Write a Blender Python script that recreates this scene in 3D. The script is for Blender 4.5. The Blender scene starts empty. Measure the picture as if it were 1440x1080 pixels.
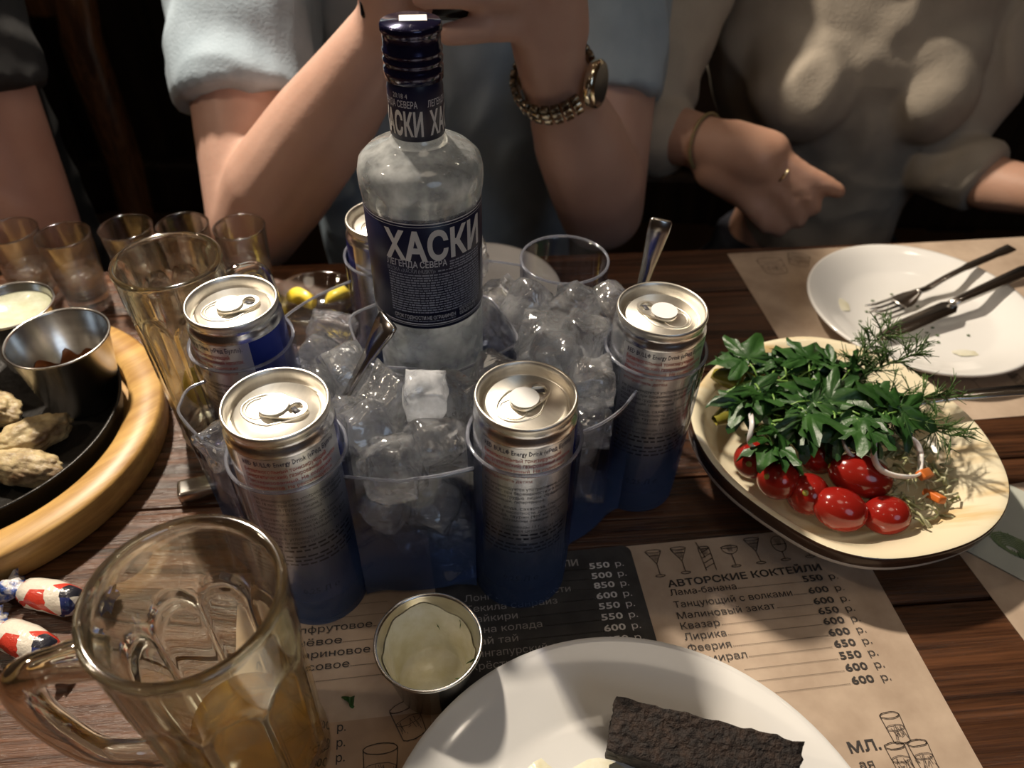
import bpy, bmesh, math, random
from mathutils import Vector, Matrix, noise
from mathutils.geometry import delaunay_2d_cdt
random.seed(7); noise.seed_set(7)
PI = math.pi
S = bpy.context.scene
COL = S.collection
TOP = 0.74                     # height of the table top above the floor

# ------------------------------------------------------------------ camera, world, lights, exposure
def make_camera():
    p, r = math.radians(42), math.radians(1.2)
    fwd = Vector((0, math.cos(p), -math.sin(p))); right = Vector((1, 0, 0)); up = right.cross(fwd)
    r2 = math.cos(r)*right + math.sin(r)*up; u2 = -math.sin(r)*right + math.cos(r)*up
    cd = bpy.data.cameras.new('camera'); cd.sensor_width = 36; cd.lens = 27; cd.clip_start = .01
    cd.dof.use_dof = True; cd.dof.focus_distance = .39; cd.dof.aperture_fstop = 8.5
    c = bpy.data.objects.new('camera', cd); COL.objects.link(c)
    m = Matrix((r2, u2, -fwd)).transposed().to_4x4(); m.translation = (0, 0, TOP+.39)
    c.matrix_world = m; S.camera = c
make_camera()
W = bpy.data.worlds.new('world'); S.world = W; W.use_nodes = True
W.node_tree.nodes['Background'].inputs[0].default_value = (.62, .74, 1, 1)
W.node_tree.nodes['Background'].inputs[1].default_value = .02
def lamp(name, kind, loc, aim, energy, col, size, spot=70, blend=.5):
    l = bpy.data.lights.new(name, kind); l.energy = energy; l.color = col
    if kind == 'SPOT': l.spot_size = math.radians(spot); l.spot_blend = blend; l.shadow_soft_size = size
    elif kind == 'POINT': l.shadow_soft_size = size
    else: l.shape = 'DISK'; l.size = size
    o = bpy.data.objects.new(name, l); COL.objects.link(o)
    o.location = (loc[0], loc[1], TOP+loc[2])
    d = Vector((aim[0], aim[1], TOP+aim[2])) - Vector(o.location)
    o.rotation_euler = d.to_track_quat('-Z', 'Y').to_euler()
lamp('ceiling_spot_key', 'SPOT', (-.50, .96, 1.12), (.05, .30, 0), 120, (1, .87, .71), .035, 78, .7)
lamp('ceiling_spot_side', 'SPOT', (-1.25, .25, 1.25), (-.25, .50, .05), 16, (1, .80, .60), .06, 50, .9)
lamp('window_daylight', 'AREA', (.9, -1.2, 1.2), (.1, .4, 0), 3.2, (.60, .77, 1), .9)
lamp('overhead_fill', 'AREA', (.2, .1, 1.62), (.2, .1, 0), 1.5, (1, .84, .64), .5)  # weak warm fill added overhead, not a known lamp
for k, q in enumerate([(.75, .15, 1.55), (-1.0, -.7, 1.6), (.95, 1.15, 1.6), (-.95, .75, 1.5), (.2, -1.0, 1.6), (-.2, 1.3, 1.6)]):
    lamp('glint_light', 'POINT', q, (q[0], q[1], 0), 1.3, (1, .86, .68), .035)  # added unseen point lights that put glints on glass and metal
S.view_settings.view_transform = 'Standard'; S.view_settings.look = 'None'
S.view_settings.exposure = 0.0; S.view_settings.gamma = 1; S.view_settings.use_curve_mapping = False
cy = S.cycles
cy.max_bounces = 12; cy.transparent_max_bounces = 32; cy.transmission_bounces = 10; cy.glossy_bounces = 5
cy.diffuse_bounces = 3; cy.sample_clamp_indirect = 4; cy.blur_glossy = .1

# ------------------------------------------------------------------ materials
def N(nt, t, **kw):
    n = nt.nodes.new(t)
    for k, v in kw.items():
        if k in n.inputs: n.inputs[k].default_value = v
        else: setattr(n, k, v)
    return n
def rgba(c): return (c[0], c[1], c[2], 1)
def new_mat(name):
    m = bpy.data.materials.new(name); m.use_nodes = True
    nt = m.node_tree; b = nt.nodes['Principled BSDF']; return m, nt, b
def coords(nt, scale=(1, 1, 1), rot=(0, 0, 0)):
    t = N(nt, 'ShaderNodeTexCoord'); mp = N(nt, 'ShaderNodeMapping')
    mp.inputs['Scale'].default_value = scale; mp.inputs['Rotation'].default_value = rot
    nt.links.new(t.outputs['Object'], mp.inputs[0]); return mp.outputs[0]
def ramp(nt, fac, stops):
    r = N(nt, 'ShaderNodeValToRGB'); e = r.color_ramp.elements
    while len(e) < len(stops): e.new(.5)
    for k, (p, c) in enumerate(stops): e[k].position = p; e[k].color = rgba(c)
    nt.links.new(fac, r.inputs[0]); return r.outputs[0]
def tex_noise(nt, vec, scale, detail=4, rough=.55, dist=0):
    n = N(nt, 'ShaderNodeTexNoise', Scale=scale, Detail=detail, Roughness=rough, Distortion=dist)
    nt.links.new(vec, n.inputs['Vector']); return n.outputs[0]
def add_bump(nt, b, h, strength, dist=.002):
    n = N(nt, 'ShaderNodeBump', Strength=strength, Distance=dist)
    nt.links.new(h, n.inputs['Height']); nt.links.new(n.outputs[0], b.inputs['Normal'])
def mat(name, col, rough=.5, metal=0, col2=None, scale=40, lo=.35, hi=.65, bump=0, bscale=None, stretch=(1, 1, 1), coat=0, sss=0, spec=.5, bdist=.002, detail=5):
    m, nt, b = new_mat(name)
    b.inputs['Base Color'].default_value = rgba(col); b.inputs['Roughness'].default_value = rough
    b.inputs['Metallic'].default_value = metal; b.inputs['Coat Weight'].default_value = coat
    b.inputs['Specular IOR Level'].default_value = spec
    if sss:
        b.inputs['Subsurface Weight'].default_value = sss; b.inputs['Subsurface Radius'].default_value = (.012, .005, .003)
        b.inputs['Subsurface Scale'].default_value = 1
    v = coords(nt, stretch)
    n = tex_noise(nt, v, scale, detail)
    c2 = col2 if col2 else tuple(min(1, x*1.08) for x in col)
    nt.links.new(ramp(nt, n, [(lo, col), (hi, c2)]), b.inputs['Base Color'])
    if bump: add_bump(nt, b, tex_noise(nt, v, bscale or scale, 5), bump, bdist)
    return m
def clear(name, tint, ior=1.45, rough=0.0, through=.35, milk=0, milk_col=(.9, .92, .95), frost=None, bump=None, gloss=.07, skin=1.3):
    """clear solid: refraction, part straight-through light, and an optional milky share"""
    m, nt, b = new_mat(name); out = nt.nodes['Material Output']
    g = N(nt, 'ShaderNodeBsdfGlass', IOR=ior, Roughness=rough); g.inputs['Color'].default_value = rgba(tint)
    t = N(nt, 'ShaderNodeBsdfTransparent'); t.inputs['Color'].default_value = rgba(tint)
    if bump:
        bn = N(nt, 'ShaderNodeBump', Strength=bump[1], Distance=.004); nt.links.new(tex_noise(nt, coords(nt), bump[0], 2, .5, .8), bn.inputs['Height']); nt.links.new(bn.outputs[0], g.inputs['Normal'])
    mx = N(nt, 'ShaderNodeMixShader'); mx.inputs[0].default_value = through
    nt.links.new(g.outputs[0], mx.inputs[1]); nt.links.new(t.outputs[0], mx.inputs[2]); last = mx.outputs[0]
    if milk:
        d = N(nt, 'ShaderNodeBsdfDiffuse'); d.inputs['Color'].default_value = rgba(milk_col)
        tl = N(nt, 'ShaderNodeBsdfTranslucent'); tl.inputs['Color'].default_value = rgba(milk_col)
        md = N(nt, 'ShaderNodeMixShader'); md.inputs[0].default_value = .5
        nt.links.new(d.outputs[0], md.inputs[1]); nt.links.new(tl.outputs[0], md.inputs[2])
        m2 = N(nt, 'ShaderNodeMixShader'); m2.inputs[0].default_value = milk
        if frost:
            n = tex_noise(nt, coords(nt), frost, 4)
            r = ramp(nt, n, [(.38, (milk*.3,)*3), (.68, (min(1, milk*2.2),)*3)]); nt.links.new(r, m2.inputs[0])
        nt.links.new(last, m2.inputs[1]); nt.links.new(md.outputs[0], m2.inputs[2]); last = m2.outputs[0]
    # polished skin: reflections of the lamps
    gs = N(nt, 'ShaderNodeBsdfGlossy', Roughness=gloss); fn = N(nt, 'ShaderNodeLayerWeight', Blend=.5); m3 = N(nt, 'ShaderNodeMixShader')
    if bump: nt.links.new(bn.outputs[0], gs.inputs['Normal']); nt.links.new(bn.outputs[0], fn.inputs['Normal'])
    nt.links.new(ramp(nt, fn.outputs['Facing'], [(.3, (.035*skin,)*3), (.75, (.08*skin,)*3), (1, (min(.9, .32*skin),)*3)]), m3.inputs[0]); nt.links.new(last, m3.inputs[1]); nt.links.new(gs.outputs[0], m3.inputs[2]); last = m3.outputs[0]
    nt.links.new(last, out.inputs['Surface']); nt.nodes.remove(b); return m
def thin(name, tint, edge, rough=.03, base=.05, top=.85, gradient=None):
    """thin sheet of clear glass or plastic: straight-through light, more reflection and colour at grazing angles"""
    m, nt, b = new_mat(name); out = nt.nodes['Material Output']
    lw = N(nt, 'ShaderNodeLayerWeight', Blend=.35)
    tr = N(nt, 'ShaderNodeBsdfTransparent'); gl = N(nt, 'ShaderNodeBsdfGlossy', Roughness=rough)
    nt.links.new(ramp(nt, lw.outputs['Facing'], [(.25, tint), (.95, edge)]), tr.inputs[0])
    fr = ramp(nt, lw.outputs['Facing'], [(0, (base,)*3), (.6, (base*1.6,)*3), (1, (top,)*3)])
    mx = N(nt, 'ShaderNodeMixShader'); nt.links.new(fr, mx.inputs[0])
    nt.links.new(tr.outputs[0], mx.inputs[1]); nt.links.new(gl.outputs[0], mx.inputs[2]); last = mx.outputs[0]
    if gradient:                                   # moulded-in blue that fades out with height
        t = N(nt, 'ShaderNodeTexCoord'); sp = N(nt, 'ShaderNodeSeparateXYZ'); nt.links.new(t.outputs['Object'], sp.inputs[0])
        mr = N(nt, 'ShaderNodeMapRange'); mr.inputs[1].default_value = gradient[0]; mr.inputs[2].default_value = gradient[1]
        nt.links.new(sp.outputs[2], mr.inputs[0])
        t2 = N(nt, 'ShaderNodeBsdfTransparent'); t2.inputs[0].default_value = rgba(gradient[2])
        d2 = N(nt, 'ShaderNodeBsdfDiffuse'); d2.inputs[0].default_value = rgba(gradient[3])
        q = N(nt, 'ShaderNodeMixShader'); q.inputs[0].default_value = .45
        nt.links.new(t2.outputs[0], q.inputs[1]); nt.links.new(d2.outputs[0], q.inputs[2])
        g2 = N(nt, 'ShaderNodeMixShader'); g2.inputs[0].default_value = .06
        nt.links.new(q.outputs[0], g2.inputs[1]); nt.links.new(gl.outputs[0], g2.inputs[2])
        f = N(nt, 'ShaderNodeMixShader'); nt.links.new(mr.outputs[0], f.inputs[0])
        nt.links.new(g2.outputs[0], f.inputs[1]); nt.links.new(last, f.inputs[2]); last = f.outputs[0]
    nt.links.new(last, out.inputs['Surface']); nt.nodes.remove(b); return m
def wood(name, dark, light, rough, grain=(2.2, 60, 60), bump=.35, scale=1.6, lo=.35, hi=.72, coat=.0, vary=.25):
    m, nt, b = new_mat(name)
    v = coords(nt, grain); oi = N(nt, 'ShaderNodeObjectInfo')
    ad = N(nt, 'ShaderNodeVectorMath', operation='ADD'); ml = N(nt, 'ShaderNodeMath', operation='MULTIPLY'); ml.inputs[1].default_value = 37
    nt.links.new(oi.outputs['Random'], ml.inputs[0]); nt.links.new(v, ad.inputs[0]); nt.links.new(ml.outputs[0], ad.inputs[1])
    n = tex_noise(nt, ad.outputs[0], scale, 8, .65, .6); n2 = tex_noise(nt, ad.outputs[0], scale*5, 5, .6)
    mx = N(nt, 'ShaderNodeMath', operation='ADD'); k = N(nt, 'ShaderNodeMath', operation='MULTIPLY'); k.inputs[1].default_value = .45
    nt.links.new(n2, k.inputs[0]); nt.links.new(n, mx.inputs[0]); nt.links.new(k.outputs[0], mx.inputs[1])
    mid = tuple((a+c)/2*.9 for a, c in zip(dark, light))
    nt.links.new(ramp(nt, mx.outputs[0], [(lo+.2, dark), ((lo+hi)/2+.22, mid), (hi+.25, light)]), b.inputs['Base Color'])
    b.inputs['Roughness'].default_value = rough; b.inputs['Coat Weight'].default_value = coat; b.inputs['Coat Roughness'].default_value = .15
    add_bump(nt, b, mx.outputs[0], bump, .0015); return m

M = {}
M['table'] = wood('stained_table_wood', (.011, .0045, .003), (.135, .055, .024), .27, (1.6, 60, 60), 1.0, 1.9, lo=.32, hi=.66, coat=.25)
M['bench'] = wood('dark_bench_wood', (.006, .004, .003), (.035, .022, .014), .35, (40, 40, 2), .2)
M['chairwood'] = wood('lacquered_chair_wood', (.05, .018, .007), (.20, .075, .025), .25, (50, 50, 3), .1, coat=.5)
M['board'] = wood('pale_board_wood', (.34, .17, .045), (.56, .34, .11), .42, (3, 45, 45), .15, 1.2, lo=.3, hi=.6)
M['wall'] = mat('plaster_wall', (.20, .13, .08), .8, col2=(.26, .17, .11), scale=6, bump=.2)
M['ceiling'] = mat('ceiling_paint', (.42, .30, .20), .8, scale=5)
M['floor'] = wood('floor_wood', (.03, .018, .012), (.09, .05, .03), .4, (3, 30, 30))
M['paper'] = mat('kraft_paper', (.36, .265, .19), .75, col2=(.54, .42, .315), scale=28, lo=.3, hi=.7, bump=.25, bscale=120, bdist=.0006)
M['papertan'] = mat('tan_print', (.34, .225, .145), .75, col2=(.42, .29, .19), scale=40)
M['blackprint'] = mat('black_print', (.022, .021, .022), .6, col2=(.045, .043, .042), scale=90)
M['ink'] = mat('dark_ink', (.035, .03, .028), .7)
M['inklight'] = mat('sketch_ink', (.10, .075, .06), .7)
M['inkgrey'] = mat('pale_print', (.33, .31, .29), .7)
M['inkwhite'] = mat('white_print', (.62, .61, .60), .6)
M['ceramic'] = mat('white_ceramic', (.74, .73, .70), .12, col2=(.78, .77, .745), scale=12, coat=.3)
M['bowl'] = mat('cream_brushed_glaze', (.80, .72, .52), .16, col2=(.66, .44, .17), scale=9, lo=.52, hi=.74, stretch=(1, 7, 1), coat=.3, detail=8)
M['bowlrim'] = mat('brown_rim_glaze', (.05, .025, .015), .2)
M['steel'] = mat('brushed_steel', (.60, .58, .55), .22, 1, col2=(.68, .66, .62), scale=30, stretch=(1, 1, 8))
M['steeldark'] = mat('cutlery_steel', (.52, .50, .47), .2, 1)
M['alu'] = mat('can_aluminium', (.74, .74, .75), .24, 1, col2=(.80, .80, .81), scale=60, stretch=(1, 1, .1))
M['lid'] = mat('can_lid_metal', (.82, .79, .72), .38, 1, scale=60, stretch=(8, 1, 1))
M['canblue'] = mat('can_blue_print', (.012, .03, .26), .25, .55)
M['cansilver'] = mat('can_silver_print', (.66, .67, .70), .30, .9)
M['navytext'] = mat('navy_print', (.012, .014, .06), .5)
M['redtext'] = mat('red_print', (.42, .04, .035), .5)
M['greytext'] = mat('charcoal_print', (.05, .05, .06), .5)
M['sticker'] = mat('white_sticker', (.75, .75, .74), .5)
M['navy'] = mat('navy_label', (.008, .010, .034), .33, col2=(.012, .014, .045), scale=30)
M['cap'] = mat('navy_cap_metal', (.010, .010, .045), .20, .6, coat=.6)
M['silvertext'] = mat('silver_print', (.52, .53, .58), .4, .15)
M['finetext'] = mat('fine_silver_print', (.27, .29, .36), .5)
M['bottle'] = clear('chilled_bottle_glass', (.96, .985, .985), 1.36, .10, .25, .36, (.92, .95, .95), frost=45)
M['ice'] = clear('clear_ice', (.975, .985, 1), 1.31, .0, .19, .09, (.98, .99, 1), frost=70, bump=(75, .7), gloss=.09, skin=2.4)
M['icewhite'] = clear('frosted_ice', (.95, .97, 1), 1.31, .2, .2, .62, (.95, .97, 1), frost=50)
M['mug'] = clear('thick_mug_glass', (.985, .98, .91), 1.52, 0, .14, skin=1.6)
M['shot'] = clear('shot_glass', (.97, .98, .975), 1.47, 0, .30, skin=1.8)
M['vodka'] = clear('clear_spirit', (.97, .98, .98), 1.36, 0, .20)
M['beer'] = clear('amber_beer', (.99, .80, .28), 1.34, 0, .45, .06, (.95, .62, .10))
M['caddy'] = thin('ombre_clear_plastic', (.965, .972, .985), (.42, .45, .58), .05, .07, .5, (.012, .066, (.50, .60, .86), (.10, .155, .30)))
M['caddyrim'] = clear('caddy_plastic_edge', (.88, .90, .95), 1.45, .10, .40, .22, (.62, .64, .72))
M['saucer'] = thin('saucer_glass', (.93, .93, .93), (.5, .5, .5), .02, .10)
M['iron'] = mat('cast_iron', (.012, .011, .010), .38, .3, col2=(.022, .02, .018), scale=60, bump=.25, bscale=220)
M['chicken'] = mat('grilled_meat', (.50, .40, .22), .5, col2=(.10, .05, .02), scale=48, lo=.42, hi=.66, bump=.8, bscale=130, sss=.1)
M['sauce'] = mat('creamy_sauce', (.66, .62, .42), .25, col2=(.80, .78, .66), scale=60, bump=.4, bscale=90, coat=.3)
M['greensauce'] = mat('pale_green_sauce', (.52, .53, .36), .25, col2=(.70, .71, .56), scale=70, bump=.4, bscale=90, coat=.3)
M['brownsauce'] = mat('brown_sauce', (.05, .016, .006), .18, col2=(.12, .04, .012), scale=50)
M['bread'] = mat('dark_rye', (.009, .0045, .003), .7, col2=(.030, .014, .007), scale=220, lo=.4, hi=.7, bump=1, bscale=330, bdist=.003)
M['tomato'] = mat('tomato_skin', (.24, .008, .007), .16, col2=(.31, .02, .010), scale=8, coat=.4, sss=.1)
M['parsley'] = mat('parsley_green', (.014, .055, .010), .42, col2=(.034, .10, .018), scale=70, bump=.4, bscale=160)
M['parsleystem'] = mat('herb_stem', (.16, .30, .06), .4)
M['dill'] = mat('dill_green', (.028, .070, .010), .5, col2=(.06, .12, .02), scale=90)
M['onion'] = mat('onion_white', (.72, .64, .66), .25, col2=(.80, .76, .70), scale=30, sss=.2)
M['pickle'] = mat('pickle_green', (.20, .19, .025), .22, col2=(.34, .28, .05), scale=60, coat=.4)
M['slaw'] = mat('shredded_salad', (.55, .52, .36), .4, col2=(.24, .26, .08), scale=90)
M['carrot'] = mat('carrot_orange', (.62, .16, .03), .35)
M['lemon'] = mat('lemon_yellow', (.82, .60, .03), .35, col2=(.88, .74, .16), scale=50)
M['skin'] = mat('skin_warm', (.49, .295, .225), .48, col2=(.56, .35, .275), scale=14, sss=.12, bump=.12, bscale=220)
M['skin2'] = mat('skin_tan', (.48, .265, .18), .48, col2=(.56, .33, .235), scale=18, sss=.12, bump=.12, bscale=220)
M['skin3'] = mat('skin_rosy', (.42, .23, .17), .5, col2=(.48, .28, .21), scale=14, sss=.12)
M['shirtblue'] = mat('grey_blue_cotton', (.30, .375, .44), .85, col2=(.35, .43, .50), scale=25, bump=.3, bscale=380)
M['shirtbeige'] = mat('beige_knit', (.40, .345, .275), .85, col2=(.46, .40, .32), scale=25, bump=.3, bscale=380)
M['shirtblack'] = mat('black_cotton', (.010, .010, .011), .85, col2=(.018, .018, .018), scale=25)
M['denim'] = mat('dark_denim', (.012, .014, .022), .85, scale=60)
M['hair'] = mat('dark_hair', (.03, .018, .010), .5, stretch=(20, 20, 2))
M['phone'] = mat('phone_black', (.008, .008, .010), .12)
M['watch'] = mat('polished_watch_steel', (.70, .64, .50), .14, 1)
M['watchdark'] = mat('watch_dark_link', (.18, .15, .11), .25, 1)
M['gold'] = mat('ring_gold', (.75, .60, .35), .2, 1)
M['thread'] = mat('braided_bracelet', (.22, .22, .09), .7, col2=(.32, .20, .10), scale=200)
M['cardgreen'] = mat('card_print_green', (.10, .17, .075), .7, col2=(.22, .28, .15), scale=120)
M['cardwhite'] = mat('pale_card', (.46, .48, .42), .7)
def candy_mat():
    m, nt, b = new_mat('printed_candy_wrapper')
    v = coords(nt, (1, 1, 1)); n = N(nt, 'ShaderNodeTexVoronoi', Scale=115, Randomness=1); nt.links.new(v, n.inputs['Vector'])
    sp = N(nt, 'ShaderNodeSeparateColor'); nt.links.new(n.outputs['Color'], sp.inputs[0])
    c = ramp(nt, sp.outputs[0], [(0, (.72, .66, .56)), (.45, (.72, .66, .56)), (.5, (.55, .05, .03)), (.72, (.55, .05, .03)), (.76, (.02, .02, .03)), (.88, (.02, .03, .12))])
    nt.nodes[-1].color_ramp.interpolation = 'CONSTANT'
    nt.links.new(c, b.inputs['Base Color']); b.inputs['Roughness'].default_value = .25; b.inputs['Coat Weight'].default_value = .4
    add_bump(nt, b, tex_noise(nt, v, 140, 4), .6, .002); return m
M['candy'] = candy_mat()
M['candyend'] = mat('candy_twist_foil', (.60, .58, .55), .25, col2=(.05, .10, .34), scale=120, lo=.45, hi=.55, bump=.8, bscale=200)

# ------------------------------------------------------------------ geometry helpers
class G:
    """verts + faces collector"""
    def __init__(s): s.v = []; s.f = []
    def add(s, v, f):
        o = len(s.v); s.v += [tuple(q) for q in v]; s.f += [tuple(i+o for i in q) for q in f]; return s
    def move(s, mtx): s.v = [tuple(mtx @ Vector(q)) for q in s.v]; return s
def obj(name, g, m, parent=None, loc=(0, 0, 0), rz=0, smooth=True, rot=None):
    me = bpy.data.meshes.new(name); me.from_pydata(g.v, [], g.f); me.validate(); me.update()
    if m: me.materials.append(m)
    if smooth: me.polygons.foreach_set('use_smooth', [True]*len(me.polygons))
    o = bpy.data.objects.new(name, me); COL.objects.link(o); o.parent = parent
    o.location = loc if parent else (loc[0], loc[1], loc[2]+TOP)
    o.rotation_euler = rot if rot else (0, 0, rz); return o
def tag(o, label, cat, group=None):
    o['label'] = label; o['category'] = cat
    if group: o['group'] = group
    return o
def thing(name, loc, label, cat, group=None, rz=0, rot=None):
    e = bpy.data.objects.new(name, None); COL.objects.link(e); e.empty_display_size = .02
    e.location = (loc[0], loc[1], loc[2]+TOP); e.rotation_euler = rot if rot else (0, 0, rz)
    return tag(e, label, cat, group)
def copy_tree(o, parent=None):
    c = o.copy(); COL.objects.link(c); c.parent = parent
    for ch in list(o.children): copy_tree(ch, c)
    return c
def sharp(o, deg=35):
    me = o.data; me.set_sharp_from_angle(angle=math.radians(deg)); return o
def lathe(prof, n=48, a0=0, a1=2*PI, rf=None):
    """prof: (r, z) list from bottom to top; rf(theta, r, z) may change the radius"""
    g = G(); full = abs(a1-a0-2*PI) < 1e-6; m = n if full else n+1
    for (r, z) in prof:
        for k in range(m):
            t = a0+(a1-a0)*k/n; rr = rf(t, r, z) if rf else r
            g.v.append((rr*math.cos(t), rr*math.sin(t), z))
    for i in range(len(prof)-1):
        for k in range(n):
            a = i*m+k; b = i*m+(k+1) % m
            g.f.append((a, b, b+m, a+m))
    return g
def tube(pts, rad, n=10, cap=True, flat=1):
    g = G(); P = [Vector(p) for p in pts]; R = rad if isinstance(rad, (list, tuple)) else [rad]*len(P)
    up = Vector((.13, .21, .97)); prev = None
    for i, p in enumerate(P):
        d = (P[min(i+1, len(P)-1)]-P[max(i-1, 0)]).normalized()
        if prev is None: s = d.cross(up).normalized()
        else: s = (prev-d*prev.dot(d)).normalized()
        prev = s; u = s.cross(d)
        for k in range(n):
            t = 2*PI*k/n; g.v.append(tuple(p+R[i]*(math.cos(t)*s+flat*math.sin(t)*u)))
    for i in range(len(P)-1):
        for k in range(n):
            a = i*n+k; b = i*n+(k+1) % n; g.f.append((a, b, b+n, a+n))
    if cap: g.f.append(tuple(range(n))[::-1]); g.f.append(tuple(range((len(P)-1)*n, len(P)*n)))
    return g
def ring(R, r, n=32, k=8, z=0):
    g = G()
    for i in range(n):
        t = 2*PI*i/n
        for j in range(k):
            a = 2*PI*j/k; q = R+r*math.cos(a); g.v.append((q*math.cos(t), q*math.sin(t), z+r*math.sin(a)))
    for i in range(n):
        for j in range(k):
            g.f.append((i*k+j, ((i+1) % n)*k+j, ((i+1) % n)*k+(j+1) % k, i*k+(j+1) % k))
    return g
def box(sx, sy, sz, c=(0, 0, 0), bev=0, seg=2):
    bm = bmesh.new(); bmesh.ops.create_cube(bm, size=1)
    bmesh.ops.scale(bm, vec=(sx, sy, sz), verts=bm.verts)
    if bev: bmesh.ops.bevel(bm, geom=bm.edges[:], offset=bev, segments=seg, affect='EDGES', profile=.6)
    bmesh.ops.translate(bm, vec=c, verts=bm.verts)
    g = G(); bm.verts.index_update(); g.v = [tuple(v.co) for v in bm.verts]; g.f = [tuple(v.index for v in f.verts) for f in bm.faces]; bm.free(); return g
def prism(pts, z0, z1):
    n = len(pts); g = G(); g.v = [(x, y, z0) for x, y in pts]+[(x, y, z1) for x, y in pts]
    g.f = [tuple(range(n))[::-1], tuple(range(n, 2*n))]+[(k, (k+1) % n, (k+1) % n+n, k+n) for k in range(n)]; return g
def ribbon(path, widths, thick, side=None, bev=.25):
    """solid strip along path; widths full; thick number or list"""
    g = G(); P = [Vector(p) for p in path]; T = thick if isinstance(thick, (list, tuple)) else [thick]*len(P)
    for i, p in enumerate(P):
        d = (P[min(i+1, len(P)-1)]-P[max(i-1, 0)]).normalized()
        s = Vector(side).normalized() if side else d.cross(Vector((0, 0, 1))).normalized()
        s = (s-d*s.dot(d)).normalized(); u = s.cross(d); w = widths[i]/2; t = T[i]/2; e = min(w, t)*bev*2
        for (a, b) in ((-w, -t+e), (-w+e, -t), (w-e, -t), (w, -t+e), (w, t-e), (w-e, t), (-w+e, t), (-w, t-e)):
            g.v.append(tuple(p+a*s+b*u))
    n = 8
    for i in range(len(P)-1):
        for k in range(n): g.f.append((i*n+k, i*n+(k+1) % n, (i+1)*n+(k+1) % n, (i+1)*n+k))
    g.f.append(tuple(range(n))[::-1]); g.f.append(tuple(range((len(P)-1)*n, len(P)*n))); return g
def spline(pts, n):
    """Catmull-Rom through tuples of any length"""
    out = []; L = len(pts)
    for i in range(L-1):
        p0, p1, p2, p3 = pts[max(i-1, 0)], pts[i], pts[i+1], pts[min(i+2, L-1)]
        for k in range(n):
            t = k/n
            out.append(tuple(.5*((2*b)+(c-a)*t+(2*a-5*b+4*c-d)*t*t+(3*b-a-3*c+d)*t**3) for a, b, c, d in zip(p0, p1, p2, p3)))
    out.append(tuple(pts[-1])); return out
_tc = {}
def fill_outline(V, E, bold=0):
    """triangles inside the letter outlines (non-zero winding, so strokes that overlap stay solid)"""
    g = G()
    if not E: return g
    nxt = {}
    for a, b in E: nxt.setdefault(a, []).append(b); nxt.setdefault(b, []).append(a)
    seen = set(); loops = []
    for a, b in E:                                    # walk each outline in its own direction
        if a in seen: continue
        lp = [a]; seen.add(a); p, q = a, b
        while q != a and q not in seen:
            lp.append(q); seen.add(q); r = [x for x in nxt[q] if x != p]
            if not r: break
            p, q = q, r[0]
        if len(lp) > 2: loops.append(lp)
    loops.sort(key=lambda l: min(V[i].x for i in l)); groups = []
    for l in loops:                                   # outlines of one letter share a stretch of x
        x0 = min(V[i].x for i in l); x1 = max(V[i].x for i in l); y0 = min(V[i].y for i in l); y1 = max(V[i].y for i in l)
        for q in groups:
            if x0 < q[1] and x1 > q[0] and y0 < q[3] and y1 > q[2]: q[4].append(l); q[0] = min(q[0], x0); q[1] = max(q[1], x1); q[2] = min(q[2], y0); q[3] = max(q[3], y1); break
        else: groups.append([x0, x1, y0, y1, [l]])
    V = [v.copy() for v in V]
    ar = lambda l: sum(V[a].x*V[b].y-V[b].x*V[a].y for a, b in zip(l, l[1:]+l[:1]))
    for *_, ls in groups if bold else []:             # heavier strokes: push every outline of the letter outward
        sg = 1 if ar(max(ls, key=lambda l: abs(ar(l)))) > 0 else -1; W = {}
        for l in ls:
            l[:] = [b for a, b in zip(l[-1:]+l[:-1], l) if (V[b]-V[a]).length > 1e-5]; n = len(l)
            for k in range(n):
                d0 = (V[l[k]]-V[l[k-1]]).normalized(); d1 = (V[l[(k+1) % n]]-V[l[k]]).normalized()
                n0 = Vector((d0.y, -d0.x)); m = n0+Vector((d1.y, -d1.x))
                if m.length < .2: m = n0
                m.normalize(); W[l[k]] = V[l[k]]+m*sg*bold*min(1.8, 1/max(.3, m.dot(n0)))
        for k, p in W.items(): V[k] = p
    for *_, ls in groups:
        pts = []; ed = []; polys = []
        for l in ls:
            o = len(pts); n = len(l); pts += [V[i].copy() for i in l]; ed += [(o+k, o+(k+1) % n) for k in range(n)]; polys.append([(V[i].x, V[i].y) for i in l])
        vo, eo, fo, *_r = delaunay_2d_cdt(pts, ed, [], 0, 1e-6)
        o = len(g.v); keep = []
        for f in fo:
            cx = sum(vo[i].x for i in f)/len(f); cyy = sum(vo[i].y for i in f)/len(f); w = 0
            for pl in polys:
                x0, y0 = pl[-1]
                for x1, y1 in pl:
                    if (y0 <= cyy) != (y1 <= cyy):
                        if x0+(cyy-y0)/(y1-y0)*(x1-x0) > cx: w += 1 if y1 > y0 else -1
                    x0, y0 = x1, y1
            if w: keep.append(f)
        g.v += [(p.x, p.y, 0) for p in vo]; g.f += [tuple(i+o for i in f) for f in keep]
    return g
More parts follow.
